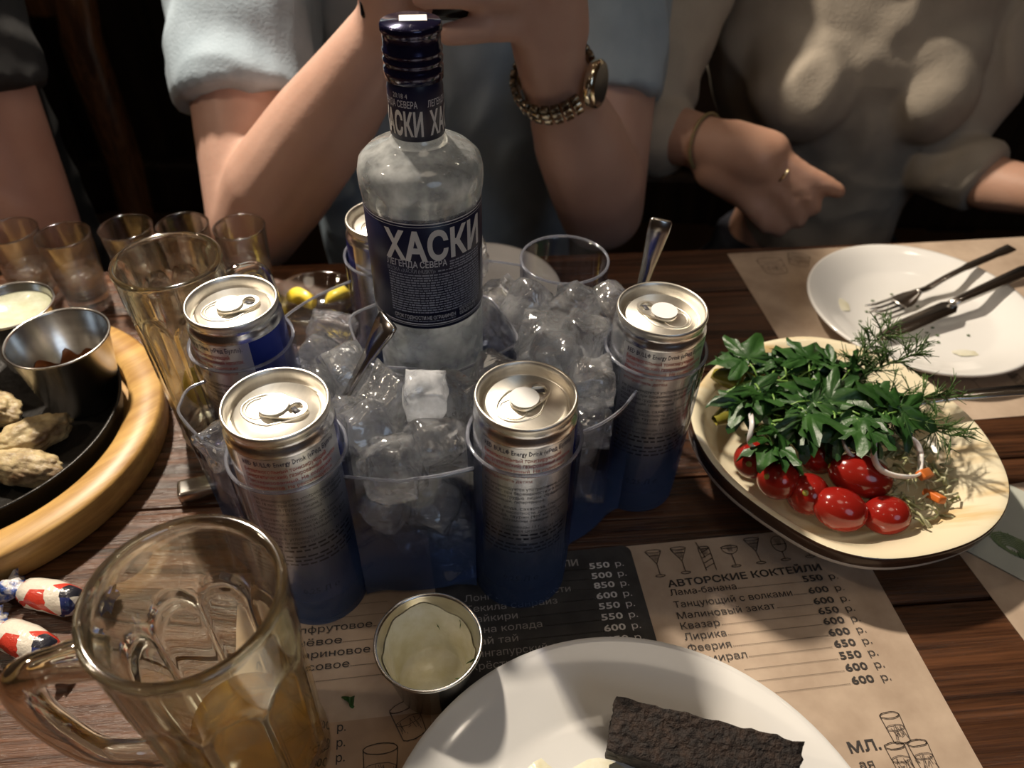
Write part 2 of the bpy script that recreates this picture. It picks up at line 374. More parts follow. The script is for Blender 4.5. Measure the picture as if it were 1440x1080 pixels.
def text_geo(s, size, bold=0.0, xs=1.0, align='LEFT', space=1.0, line=1.0, res=2, width=None):
    """flat lettering in the XY plane (mesh from the built-in font); width: stretch to this length"""
    key = (s, bold, space, line, res, align)
    if key not in _tc:
        c = bpy.data.curves.new('lettering', 'FONT'); c.body = s; c.size = 1; c.offset = bold; c.align_x = align
        c.space_character = space; c.space_line = line; c.resolution_u = res; c.fill_mode = 'NONE'
        o = bpy.data.objects.new('lettering', c); COL.objects.link(o)
        me = o.to_mesh(); g = fill_outline([v.co.xy for v in me.vertices], [tuple(e.vertices) for e in me.edges], bold)
        o.to_mesh_clear(); bpy.data.objects.remove(o); bpy.data.curves.remove(c); _tc[key] = g
    b = _tc[key]; g = G()
    if not b.v: return g
    x0 = min(v[0] for v in b.v); x1 = max(v[0] for v in b.v)
    if width: xs = width/((x1-x0)*size)
    ox = x0 if align == 'LEFT' else (x1 if align == 'RIGHT' else (x0+x1)/2)
    g.v = [((v[0]-ox)*size*xs, v[1]*size, 0) for v in b.v]; g.f = list(b.f); return g
def slice_x(g, step):
    """cut the flat mesh at every step along x so it can be bent"""
    bm = bmesh.new(); vs = [bm.verts.new(v) for v in g.v]
    for f in g.f:
        try: bm.faces.new([vs[i] for i in f])
        except ValueError: pass
    x0 = min(v[0] for v in g.v); x1 = max(v[0] for v in g.v); x = x0+step
    while x < x1:
        bmesh.ops.bisect_plane(bm, geom=bm.verts[:]+bm.edges[:]+bm.faces[:], plane_co=(x, 0, 0), plane_no=(1, 0, 0)); x += step
    bm.verts.index_update(); o = G(); o.v = [tuple(v.co) for v in bm.verts]; o.f = [tuple(v.index for v in f.verts) for f in bm.faces]; bm.free(); return o
def wrap(g, R, ang=0, z=0):
    """bend flat lettering round a vertical cylinder; ang = 0 faces local -Y, x runs left to right seen from outside"""
    o = G(); o.f = g.f
    o.v = [(R*math.sin(ang+x/R), -R*math.cos(ang+x/R), z+y) for x, y, _ in g.v]; return o
def patch(R, a0, a1, z0, z1, n=16, skew=0):
    g = G()
    for k in range(n+1):
        a = a0+(a1-a0)*k/n
        g.v += [(R*math.sin(a), -R*math.cos(a), z0+skew*k/n), (R*math.sin(a), -R*math.cos(a), z1)]
    g.f = [(2*k, 2*k+2, 2*k+3, 2*k+1) for k in range(n)]; return g
def blob(name, chains, lofts, voxel, m, parent, smooth=6, disp=None, cut=None):
    """one continuous surface from tapered limbs and torso rings, fused by remeshing (parent-local = table coordinates)"""
    g = G()
    for ch in chains:
        flat = ch[0] == 'flat'
        pts = ch[1:] if flat else ch
        for a, b in zip(pts[:-1], pts[1:]):
            A, B = Vector(a[:3]), Vector(b[:3])
            g.add(*(lambda t: (t.v, t.f))(tube([A, B], [a[3], b[3]], 20)))
        for i, a in enumerate(pts):
            if flat and i == len(pts)-1: continue
            s = G(); bm = bmesh.new(); bmesh.ops.create_icosphere(bm, subdivisions=3, radius=a[3]*.995)
            bm.verts.index_update(); s.v = [tuple(v.co+Vector(a[:3])) for v in bm.verts]; s.f = [tuple(v.index for v in f.verts) for f in bm.faces]; bm.free()
            g.add(s.v, s.f)
    for lf in lofts:
        n = 36; t = G(); rings = spline(lf, 5)
        for (x, y, z, rx, ry) in rings:
            t.v += [(x+max(rx, .004)*math.cos(2*PI*k/n), y+max(ry, .004)*math.sin(2*PI*k/n), z) for k in range(n)]
        for i in range(len(rings)-1):
            t.f += [(i*n+k, i*n+(k+1) % n, (i+1)*n+(k+1) % n, (i+1)*n+k) for k in range(n)]
        t.f += [tuple(range(n))[::-1], tuple(range((len(rings)-1)*n, len(rings)*n))]; g.add(t.v, t.f)
    o = obj(name, g, m, parent)
    r = o.modifiers.new('r', 'REMESH'); r.mode = 'VOXEL'; r.voxel_size = voxel; r.use_smooth_shade = True
    s = o.modifiers.new('s', 'SMOOTH'); s.factor = .5; s.iterations = smooth
    dg = bpy.context.evaluated_depsgraph_get(); me = bpy.data.meshes.new_from_object(o.evaluated_get(dg)); o.modifiers.clear()
    old = o.data; o.data = me; bpy.data.meshes.remove(old)
    if not me.materials: me.materials.append(m)
    if disp:
        nrm = [v.normal.copy() for v in me.vertices]
        for v, nn in zip(me.vertices, nrm): v.co += nn*disp(v.co)
    me.polygons.foreach_set('use_smooth', [True]*len(me.polygons)); me.update(); return o
def at_table(o):
    """child whose mesh is in table coordinates, under a parent standing elsewhere"""
    p = o.parent; o.location = (-p.location.x, -p.location.y, TOP-p.location.z); return o
def struct(name, g, m, loc=(0, 0, 0), smooth=False):
    o = obj(name, g, m, None, loc, smooth=smooth); o['kind'] = 'structure'; return o

# ------------------------------------------------------------------ the room
struct('floor', box(4.4, 4.0, .05, (0, 0, -.025)), M['floor'], (0, 0, -TOP))
struct('wall_back', box(4.4, .08, 2.6, (0, 0, 1.3)), M['wall'], (0, 1.74, -TOP))
struct('wall_front', box(4.4, .08, 2.6, (0, 0, 1.3)), M['wall'], (0, -2.0, -TOP))
struct('wall_left', box(.08, 4.0, 2.6, (0, 0, 1.3)), M['wall'], (-2.2, 0, -TOP))
struct('wall_right', box(.08, 4.0, 2.6, (0, 0, 1.3)), M['wall'], (2.2, 0, -TOP))
struct('ceiling', box(4.4, 4.0, .06, (0, 0, .03)), M['ceiling'], (0, 0, 2.6-TOP))

# high-backed panelled bench behind the guests
t = thing('panelled_bench', (0, 1.16, -TOP), 'dark panelled wooden bench behind the seated people', 'bench')
obj('bench_seat', box(1.45, .42, .05, (.25, -.18, .325), .01), M['bench'], t, smooth=False)
for k in range(8):
    x = -1.31+k*.375
    obj('back_panel', box(.30, .02, .62, (x, .035, .86), .008), M['bench'], t, smooth=False)
for k in range(9): obj('back_stile', box(.085, .045, .80, (-1.5+k*.375, .03, .85), .006), M['bench'], t, smooth=False)
obj('back_rail', box(3.1, .05, .10, (0, .03, 1.235), .012), M['bench'], t, smooth=False)
obj('back_rail', box(3.1, .05, .09, (0, .03, .50), .01), M['bench'], t, smooth=False)
for x in (-.4, .25, .9): obj('leg', box(.07, .34, .30, (x, -.16, .15), .006), M['bench'], t, smooth=False)

# chair of the guest in black
t = thing('wooden_chair', (-.78, .86, -TOP), 'reddish brown lacquered wooden chair beside the guest in black', 'chair')
obj('seat', box(.40, .40, .035, (0, -.02, .335), .01), M['chairwood'], t)
for s in (-1, 1):
    obj('back_post', tube([(s*.19, .17, 0), (s*.19, .16, .335), (s*.215, .17, .62), (s*.235, .13, .80), (s*.28, .15, 1.05)], [.018, .02, .021, .021, .016], 10, flat=1.3), M['chairwood'], t)
    obj('leg', tube([(s*.18, -.19, 0), (s*.18, -.19, .32)], [.014, .02], 8), M['chairwood'], t)
obj('crest_rail', box(.54, .028, .09, (0, .15, 1.02), .012), M['chairwood'], t)
obj('back_slat', box(.46, .016, .06, (0, .148, .85), .006), M['chairwood'], t)

# ------------------------------------------------------------------ table
RZ = math.radians(6)
t = thing('table', (0, 0, -TOP), 'long dark stained plank table under the whole meal', 'table', rz=RZ)
edges = [-.4050, -.2995, -.194, -.0885, .0125, .118, .2235, .329, .4345, .5395, .608]
for a, b in zip(edges[:-1], edges[1:]):
    sharp(obj('plank', box(2.6, b-a-.0016, .036, (0, (a+b)/2, TOP-.018), .0016, 2), M['table'], t))
obj('apron', box(2.3, .03, .09, (0, .54, TOP-.036-.046), .004), M['table'], t, smooth=False)
obj('apron', box(2.3, .03, .09, (0, -.33, TOP-.036-.046), .004), M['table'], t, smooth=False)
for x in (-1.15, 1.15):
    for y in (-.33, .54): obj('leg', box(.07, .07, TOP-.036, (x, y, (TOP-.036)/2), .006), M['table'], t, smooth=False)

# ------------------------------------------------------------------ printed placemats
def sheet(w, h, th=.0004, nx=2, ny=2, wav=0):
    return box(w, h, th, (w/2, -h/2, th/2))
def flat_box(u0, v0, u1, v1, z=.0006):
    g = G(); g.v = [(u0, -v0, z), (u0, -v1, z), (u1, -v1, z), (u1, -v0, z)]; g.f = [(0, 1, 2, 3)]; return g
def round_panel(u0, v0, u1, v1, r, z):
    pts = []
    for (cx, cyy, a0) in ((u1-r, -v0-r, 0), (u0+r, -v0-r, PI/2), (u0+r, -v1+r, PI), (u1-r, -v1+r, 1.5*PI)):
        pts += [(cx+r*math.cos(a0+PI/2*k/6), cyy+r*math.sin(a0+PI/2*k/6), z) for k in range(7)]
    g = G(); g.v = pts; g.f = [tuple(range(len(pts)))]; return g
def put(G0, g, u, v, z=.0009, rot=0):
    c, s = math.cos(rot), math.sin(rot)
    G0.add([(u+x*c-y*s, -v+x*s+y*c, z) for x, y, _ in g.v], g.f)
def stroke(G0, pts, w=.00035, z=.0009):
    for (a, b) in zip(pts[:-1], pts[1:]):
        d = Vector((b[0]-a[0], -(b[1]-a[1]))); L = d.length
        if L < 1e-7: continue
        n = Vector((-d.y, d.x))/L*w/2
        o = len(G0.v)
        G0.v += [(a[0]+n.x, -a[1]+n.y, z), (a[0]-n.x, -a[1]-n.y, z), (b[0]-n.x, -b[1]-n.y, z), (b[0]+n.x, -b[1]+n.y, z)]
        G0.f.append((o, o+1, o+2, o+3))
def oval(cx, cyy, rx, ry, n=18, a0=0, a1=2*PI): return [(cx+rx*math.cos(a0+(a1-a0)*k/n), cyy+ry*math.sin(a0+(a1-a0)*k/n)) for k in range(n+1)]
def dots(G0, u0, u1, v, step=.00105, r=.00022):
    u = u0
    while u < u1:
        put(G0, box(2*r, 2*r, 0.0), u, v); u += step
def sketch_cocktail(G0, u, v, kind, s=1.0):
    """pen drawing of a stemmed cocktail glass, foot at (u, v)"""
    h = .019*s; w = .0052*s
    J = lambda q: [(a+random.uniform(-.00012, .00012), b+random.uniform(-.00012, .00012)) for a, b in q]
    for rep in range(2):
        if kind == 'martini':
            stroke(G0, J([(u-w, v-h), (u, v-h*.5), (u, v-.0012)])); stroke(G0, J([(u+w, v-h), (u, v-h*.5)])); stroke(G0, J(oval(u, v-h, w, .0011)))
            stroke(G0, J([(u-w*.6, v-h*.82), (u+w*.6, v-h*.82)]))
        elif kind == 'highball':
            stroke(G0, J([(u-w*.7, v-h*.9), (u-w*.6, v)])); stroke(G0, J([(u+w*.7, v-h*.9), (u+w*.6, v)])); stroke(G0, J(oval(u, v-h*.9, w*.7, .0009)))
            for q in range(4): stroke(G0, J([(u-w*.6, v-h*(.1+.2*q)), (u+w*.6, v-h*(.25+.2*q))]))
            stroke(G0, J([(u-w*.2, v-h*.5), (u-w*.7, v-h*1.15)]))
        elif kind == 'snifter':
            stroke(G0, J(oval(u, v-h*.68, w*.9, h*.32))); stroke(G0, J([(u, v-h*.36), (u, v-.001)])); stroke(G0, J([(u-w*.85, v-h*.66), (u+w*.85, v-h*.66)]))
        else:
            stroke(G0, J(oval(u, v-h*.8, w*1.05, h*.28, 14, 0, PI))); stroke(G0, J(oval(u, v-h*.8, w*1.05, .001))); stroke(G0, J([(u, v-h*.52), (u, v-.001)]))
        if kind != 'highball': stroke(G0, J(oval(u, v-.0006, w*.6, .0008)))
    for q in range(5): stroke(G0, J([(u-w*.4+q*w*.2, v-h*.9), (u-w*.2+q*w*.1, v-h*.62)]), .0002)
def sketch_tumbler(G0, u, v, w, h, tilt=0):
    J = lambda q: [(u+(a-u)*math.cos(tilt)-(b-v)*math.sin(tilt)+random.uniform(-.0002, .0002), v+(a-u)*math.sin(tilt)+(b-v)*math.cos(tilt)+random.uniform(-.0002, .0002)) for a, b in q]
    for rep in range(2):
        stroke(G0, J(oval(u, v-h, w, w*.32))); stroke(G0, J(oval(u, v, w*.85, w*.28, 12, 0, PI)))
        stroke(G0, J([(u-w, v-h), (u-w*.85, v)])); stroke(G0, J([(u+w, v-h), (u+w*.85, v)]))
        for q in range(7):
            a = random.uniform(-w*.8, w*.8); stroke(G0, J([(u+a, v-h*random.uniform(.1, .6)), (u+a+random.uniform(-.002, .002), v-h*random.uniform(0, .6))]), .0003)
    stroke(G0, J(oval(u, v-h*.5, w*.9, w*.28)))

MR = math.radians(8); MAT_C = (.2155, .300)
mm = thing('menu_placemat', (MAT_C[0], MAT_C[1], .0002), 'kraft paper menu placemat printed with cocktail prices under the front plate', 'placemat', rz=MR)
obj('paper', sheet(.372, .285).move(Matrix.Translation((-.372, .0055, 0))), M['paper'], mm, smooth=False)
obj('black_panel', round_panel(-.262, -.006, -.1418, .20, .005, .0006), M['blackprint'], mm)
obj('tan_panel', flat_box(-.368, .0835, -.268, .262, .0006), M['papertan'], mm)
g = G()
put(g, text_geo('АВТОРСКИЕ КОКТЕЙЛИ', .0062, .022, width=.0955), -.1260, .0262, rot=math.radians(.6))
rows = [('Лама-банана', '550', .0320, .040), ('Танцующий с волками', '600', .0400, .071), ('Малиновый закат', '600', .0472, .058), ('Квазар', '650', .0537, .0225),
        ('Лирика', '600', .0603, .024), ('Феерия', '600', .0672, .0245), ('Адмирал', '650', .0742, .0310), ('', '550', .0812, .026), ('', '600', .0882, .02), ('', '600', .0955, .022)]
for (nm, pr, v, w) in rows:
    if nm: put(g, text_geo(nm, .0058, 0, width=w), -.1262, v)
    put(g, text_geo(pr, .0058, .022, width=.0125), -.0450+.0004*(v-.03)*100*.12, v); put(g, text_geo('р.', .0056, 0, width=.0052), -.0285+.0006*(v-.03)*100*.12, v)
    dots(g, -.1262+w+.0012, -.0458, v-.0004)
obj('lettering', g, M['ink'], mm); g = G()
put(g, text_geo('МЛ.', .0070, .022, width=.0165), -.0620, .1292); put(g, text_geo('ая', .0058, 0, width=.0075), -.0605, .1372)
obj('lettering', g, M['ink'], mm)
g = G()
put(g, text_geo('КОКТЕЙЛИ', .0062, .02, align='RIGHT', xs=1.05), -.1757, .0052)
obj('heading', g, M['inkgrey'], mm)
g = G()
blk = [('', '550', .0085), ('', '500', .0155), ('Лонг айленд айсти', '850', .0222), ('Текила санрайз', '600', .0292), ('Дайкири', '550', .0360), ('Пина колада', '550', .0430), ('Май тай', '600', .0500), ('Сингапурский слинг', '650', .0572), ('Крёстный отец', '600', .0642)]
bw = {'Лонг айленд айсти': .062, 'Текила санрайз': .053, 'Дайкири': .029, 'Пина колада': .042, 'Май тай': .0275, 'Сингапурский слинг': .062, 'Крёстный отец': .048, 'Космополитен': .05}
for (nm, pr, v) in blk:
    w = bw.get(nm, .055)
    if nm: put(g, text_geo(nm, .0058, 0, width=w), -.2455, v)
    dots(g, -.2455+w+.001, -.1705, v-.0004)
obj('lettering', g, M['inkgrey'], mm)
g = G()
for (nm, pr, v) in blk: put(g, text_geo(pr, .0056, .02, width=.0125), -.1695, v); put(g, text_geo('р.', .0054, 0, width=.0050), -.1535, v)
obj('price', g, M['inkwhite'], mm)
g = G()
for (nm, w, v) in [('Вишнёвое', .0, .0), ('Грейпфрутовое', .058, .0318), ('Вишнёвое', .0415, .0397), ('Мандариновое', .057, .0470), ('Ананасовое', .046, .0543)]:
    if w: put(g, text_geo(nm, .0058, 0, width=w), -.3560, v); dots(g, -.3560+w+.001, -.290, v-.0004)
dots(g, -.33, -.293, .0606); put(g, text_geo('3', .006, .02), -.2927, .0612); dots(g, -.33, -.290, .0240); dots(g, -.33, -.290, .0165)
obj('lettering', g, M['ink'], mm); g = G()
for v in (.0885, .0962, .1035): put(g, text_geo('300', .0056, .016), -.3310, v); put(g, text_geo('р.', .006, .006), -.3150, v)
obj('lettering', g, M['ink'], mm)
g = G()
for k, (kd) in enumerate(['martini', 'martini', 'highball', 'coupe', 'martini', 'snifter', 'coupe']): sketch_cocktail(g, -.1285+k*.0158, .0185-.0005*k, kd, .95)
sketch_tumbler(g, -.2935, .118, .0085, .0185); sketch_tumbler(g, -.2765, .0945, .0072, .016, -.35)
for (u, v) in ((-.0335, .1265), (-.0385, .1415), (-.0265, .1415), (-.0445, .157), (-.033, .157)): sketch_tumbler(g, u, v, .0052, .013)
obj('drink_sketch', g, M['inklight'], mm)

fm = thing('menu_placemat', (.200, .622, .0002), 'shadowed kraft placemat under the plate with fork and knife', 'placemat', rz=math.radians(8))
obj('paper', sheet(.36, .235), M['paper'], fm, smooth=False)
obj('black_panel', round_panel(.20, .10, .33, .225, .005, .0006), M['blackprint'], fm)
g = G()
for k in range(6): stroke(g, [(.212, .210-.008*k), (.221, .210-.008*k)], .003); dots(g, .225, .30, .211-.008*k)
obj('lettering', g, M['inkgrey'], fm)
g = G(); sketch_tumbler(g, .035, .035, .012, .02); sketch_tumbler(g, .06, .025, .010, .016, .4); sketch_cocktail(g, .10, .2, 'martini', 1.1); sketch_cocktail(g, .13, .205, 'coupe', 1.1); sketch_cocktail(g, .165, .21, 'highball', 1.1)
for k in range(5): stroke(g, [(.07+k*.009, .148), (.0765+k*.009, .148)], .0035)
obj('drink_sketch', g, M['inklight'], fm)
rm = thing('menu_placemat', (.268, .328, .0002), 'kraft placemat partly hidden under the pale card beside the salad bowl', 'placemat', rz=math.radians(12))
obj('paper', sheet(.30, .26), M['paper'], rm, smooth=False)
g = G(); stroke(g, oval(.033, .055, .011, .006), .0006); stroke(g, oval(.033, .055, .013, .0075), .0005); sketch_tumbler(g, .06, .11, .01, .02); obj('drink_sketch', g, M['inklight'], rm)
cd = thing('menu_card', (.3235, .350, .0012), 'pale menu card with a green drawing beside the salad bowl', 'card', rz=math.radians(-40))
obj('card_paper', sheet(.10, .075, .0006), M['cardwhite'], cd, smooth=False)
g = G()
for k in range(7): stroke(g, oval(.030, .052+k*.0006, .013-k*.0014, .007-k*.0008, 20), .0011, .0010+k*.00001)
for k in range(26): a = random.uniform(0, 2*PI); stroke(g, [(.030+.007*math.cos(a), .052+.004*math.sin(a)), (.030+.0145*math.cos(a), .052+.0082*math.sin(a))], .0006, .0011)
obj('green_drawing', g, M['cardgreen'], cd)

# ------------------------------------------------------------------ bottle and can caddy
CC = (-.037, .339)
SL = dict(FL=(-.1083, .2540), F=(.0068, .2675), R=(.0810, .3390), BR=(.0325, .4260), B=(-.0825, .4290), BL=(-.1532, .3370))
ORD = ['FL', 'F', 'R', 'BR', 'B', 'BL']
cad = thing('drinks_caddy', (CC[0], CC[1], .0008), 'clear plastic drinks caddy with blue base holding ice, cans and bottle', 'caddy')
def loc(p): return (p[0]-CC[0], p[1]-CC[1])
SR0, SR1, SH = .0266, .0290, .116
for k in ORD:
    x, y = loc(SL[k])
    pr = [(SR0, .0), (SR0+.001, .03), (SR1, SH-.002), (SR1+.0004, SH), (SR1-.0016, SH), (SR1-.002, SH-.002), (SR0-.0006, .004), (0.0001, .0036)]
    sv = obj('can_sleeve', lathe(pr, 56), M['caddy'], cad, (x, y, 0))
    obj('sleeve_rim', ring(SR1-.0006, .0009, 56, 8, SH), M['caddyrim'], sv)
def wall_pts(a, b, via):
    A, B = Vector(SL[a]), Vector(SL[b]); d = (B-A).normalized(); n = Vector((d.y, -d.x))
    if n.dot((A+B)/2-Vector(CC)) < 0: n = -n
    c, s = math.cos(math.radians(22)), math.sin(math.radians(22)); r = SR1-.0006
    p0 = A+r*(c*d+s*n); p1 = B+r*(-c*d+s*n)
    if via: p0 = A+r*(.42*d+.907*n)
    pts = [tuple(p0)]+(via if via else [tuple((p0*2+p1)/3+n*.004), tuple((p0+p1*2)/3+n*.004)])+[tuple(p1)]
    return spline(pts, 6), n
VIA = {('BL', 'FL'): [(-.1775, .3080), (-.1785, .2980), (-.1747, .2860), (-.1484, .2630)]}
for i, k in enumerate(ORD):
    k2 = ORD[(i+1) % 6]; P, n = wall_pts(k, k2, VIA.get((k, k2)))
    g = G(); zs = [.002, .02, .06, .1015, .103]
    for side in (0, 1):
        for z in zs:
            for j, p in enumerate(P):
                q = Vector(p)-n*(.0022*side+.0045*(1-z/.1))*min(1, 5*j/(len(P)-1), 5*(len(P)-1-j)/(len(P)-1)); l = loc(q); g.v.append((l[0], l[1], z))
    m = len(P); L = len(zs)*m
    for s in (0, 1):
        for zi in range(len(zs)-1):
            for j in range(m-1):
                a = s*L+zi*m+j; f = (a, a+1, a+m+1, a+m); g.f.append(f if s == 0 else f[::-1])
    for j in range(m-1): a = (len(zs)-1)*m+j; g.f.append((a, a+1, a+1+L, a+L))
    obj('outer_wall', g, M['caddy'], cad)
    obj('wall_rim', tube([(*loc(Vector(p)-n*.001), .1033) for p in P], .0009, 8), M['caddyrim'], cad)
# rounded six-sided pocket for the bottle
BC = (-.0490, .3690)
def pocket(th, r, z):
    k = 6; a = (th+math.radians(12)) % (2*PI/k)-PI/k
    return r*(.91/max(math.cos(a), .9))*(1+.12*math.cos(2*th))
bx, by = loc(BC)
pr = [(.0435, .002), (.0445, .03), (.047, .098), (.0474, .1), (.0456, .1), (.0452, .098), (.0428, .03), (.0418, .004), (.0001, .0038)]
pk = obj('bottle_pocket', lathe(pr, 72, rf=pocket), M['caddy'], cad, (bx, by, 0))
obj('pocket_rim', tube([(pocket(a, .0466, 0)*math.cos(a), pocket(a, .0466, 0)*math.sin(a), .1005) for a in [2*PI*k/72 for k in range(74)]], .0009, 8, False), M['caddyrim'], pk)
base = []
for i, k in enumerate(ORD):
    k2 = ORD[(i+1) % 6]; P, n = wall_pts(k, k2, VIA.get((k, k2)))
    base += [loc(Vector(p)-n*.006) for p in P]
obj('base', prism(base, 0.0, .0022), M['caddy'], cad)

# ------------------------------------------------------------------ bottle
b0 = .022
def cam_angle(x, y): return math.atan2(0-x, y-0)   # rotation that turns local -Y toward the viewer
bot = thing('vodka_bottle', (-.050, .372, b0-.014), 'chilled vodka bottle with navy labels and blue cap in the caddy', 'bottle', rz=cam_angle(-.05, .372)*1.0)
bz = b0-.014
pr = [(.0001, .004), (.020, .003), (.028, .0), (.0305, .004), (.0312, .012), (.0312, .182-bz+.004), (.0318, .192-bz), (.0327, .199-bz), (.0328, .206-bz), (.0315, .2115-bz), (.0275, .2155-bz), (.0205, .2185-bz), (.0150, .2215-bz), (.0125, .2255-bz), (.0122, .235-bz), (.0122, .262-bz), (.0001, .262-bz)]
obj('glass_body', lathe(pr, 80), M['bottle'], bot)
RL = .03165
z0, z1 = .1235-bz, .1925-bz
lab = obj('label', lathe([(RL-.0003, z0), (RL, z0+.0002), (RL, z1-.0002), (RL-.0003, z1)], 96), M['navy'], bot)
R2 = RL+.00018
g = G()
tx = wrap(slice_x(text_geo('ХАСКИ', .0225, .036, width=.0575, space=1.04), .0022), R2, math.radians(-41), .1690-bz); g.add(tx.v, tx.f)
obj('brand_lettering', g, M['inkwhite'], bot)
g = G()
def wl(s, size, a, z, bold=0, w=None, st=.006):
    q = wrap(slice_x(text_geo(s, size, bold, width=w), st), R2, math.radians(a), z-bz); g.add(q.v, q.f)
wl('ЛЕГЕНДА СЕВЕРА', .0054, -41, .1643, .016, .0335); 
obj('motto', g, M['silvertext'], bot); g = G()
wl('СРОК ГОДНОСТИ НЕ ОГРАНИЧЕН', .0034, -38, .1302, .012, .0355)
wl('КРЕПОСТЬ 40% ОБ.', .0027, 31, .1322, .008, .0155); wl('ОБЪЕМ 0,5 Л', .0030, 31, .1294, .01, .0125)
obj('lettering', g, M['silvertext'], bot)
g = G()
wl('ВОДКА «ХАСКИ (HUSKY)»', .0033, -41, .1608, 0, .027)
def bars(z, a0, a1, h=.00085):
    a = a0
    while a < a1-.5:
        w = random.uniform(1.6, 7); w = min(w, a1-a)
        q = patch(R2, math.radians(a), math.radians(a+w), z-bz, z-bz+h*random.uniform(.8, 1.1), 3); g.add(q.v, q.f); a += w+.8
for k in range(3): bars(.1658-k*.0016, 22, 62)
bars(.1612, 10, 62)
for k in range(16): bars(.1590-k*.00162, -40+random.uniform(-.3, .3), 62)
bars(.1288, -38, 26, .0006)
obj('fine_print', g, M['finetext'], bot)
g = G()
for z, h in ((.1896, .0007), (.1882, .0003), (.1268, .0007), (.1258, .0003)): q = patch(R2, 0, 2*PI, z-bz, z-bz+h, 96); g.add(q.v, q.f)
a = 68
while a < 78: w = random.choice((.25, .5, .8)); q = patch(R2, math.radians(a), math.radians(a+w), .134-bz, .162-bz, 2); g.add(q.v, q.f); a += w+random.choice((.3, .5))
obj('silver_lines', g, M['silvertext'], bot)
RN = .0137
obj('neck_band', lathe([(.0124, .2250-bz), (RN-.0002, .2252-bz), (RN, .2256-bz), (RN, .2485-bz), (.0133, .2505-bz), (.0128, .252-bz)], 64), M['navy'], bot)
g = G()
for k in range(3):
    q = wrap(slice_x(text_geo('ХАСКИ', .0158, .034, width=.0255, space=1.04), .0018), RN+.00016, math.radians(-94+120*k), .2285-bz); g.add(q.v, q.f)
obj('neck_lettering', g, M['inkwhite'], bot)
g = G()
for k in range(3):
    q = wrap(slice_x(text_geo('ЛЕГЕНДА СЕВЕРА', .0045, .012, width=.0240), .003), RN+.00016, math.radians(-97+120*k), .2422-bz); g.add(q.v, q.f)
q = wrap(slice_x(text_geo('20:18 4', .0034, 0, width=.008), .003), RN+.00016, math.radians(-50), .2466-bz); g.add(q.v, q.f)
obj('neck_motto', g, M['silvertext'], bot)
cz = .2520-bz
def knurl(t, r, z): return r*(1+.012*math.cos(60*t)) if z > cz+.0215 and r > .0125 else r
pr = [(.0128, cz), (.0142, cz+.0006), (.0143, cz+.006), (.0134, cz+.0072), (.0143, cz+.0085), (.0144, cz+.0102), (.0136, cz+.0114), (.0143, cz+.0128), (.0143, cz+.0142), (.0136, cz+.0152), (.0138, cz+.0205), (.0140, cz+.0215), (.0143, cz+.0220), (.0143, cz+.0245), (.0137, cz+.0258), (.0001, cz+.0260)]
cap = obj('cap', lathe(pr, 120, rf=knurl), M['cap'], bot)
obj('cap_sticker', box(.0128, .0085, .0002, (.0012, .002, cz+.0262)), M['sticker'], bot, smooth=False)

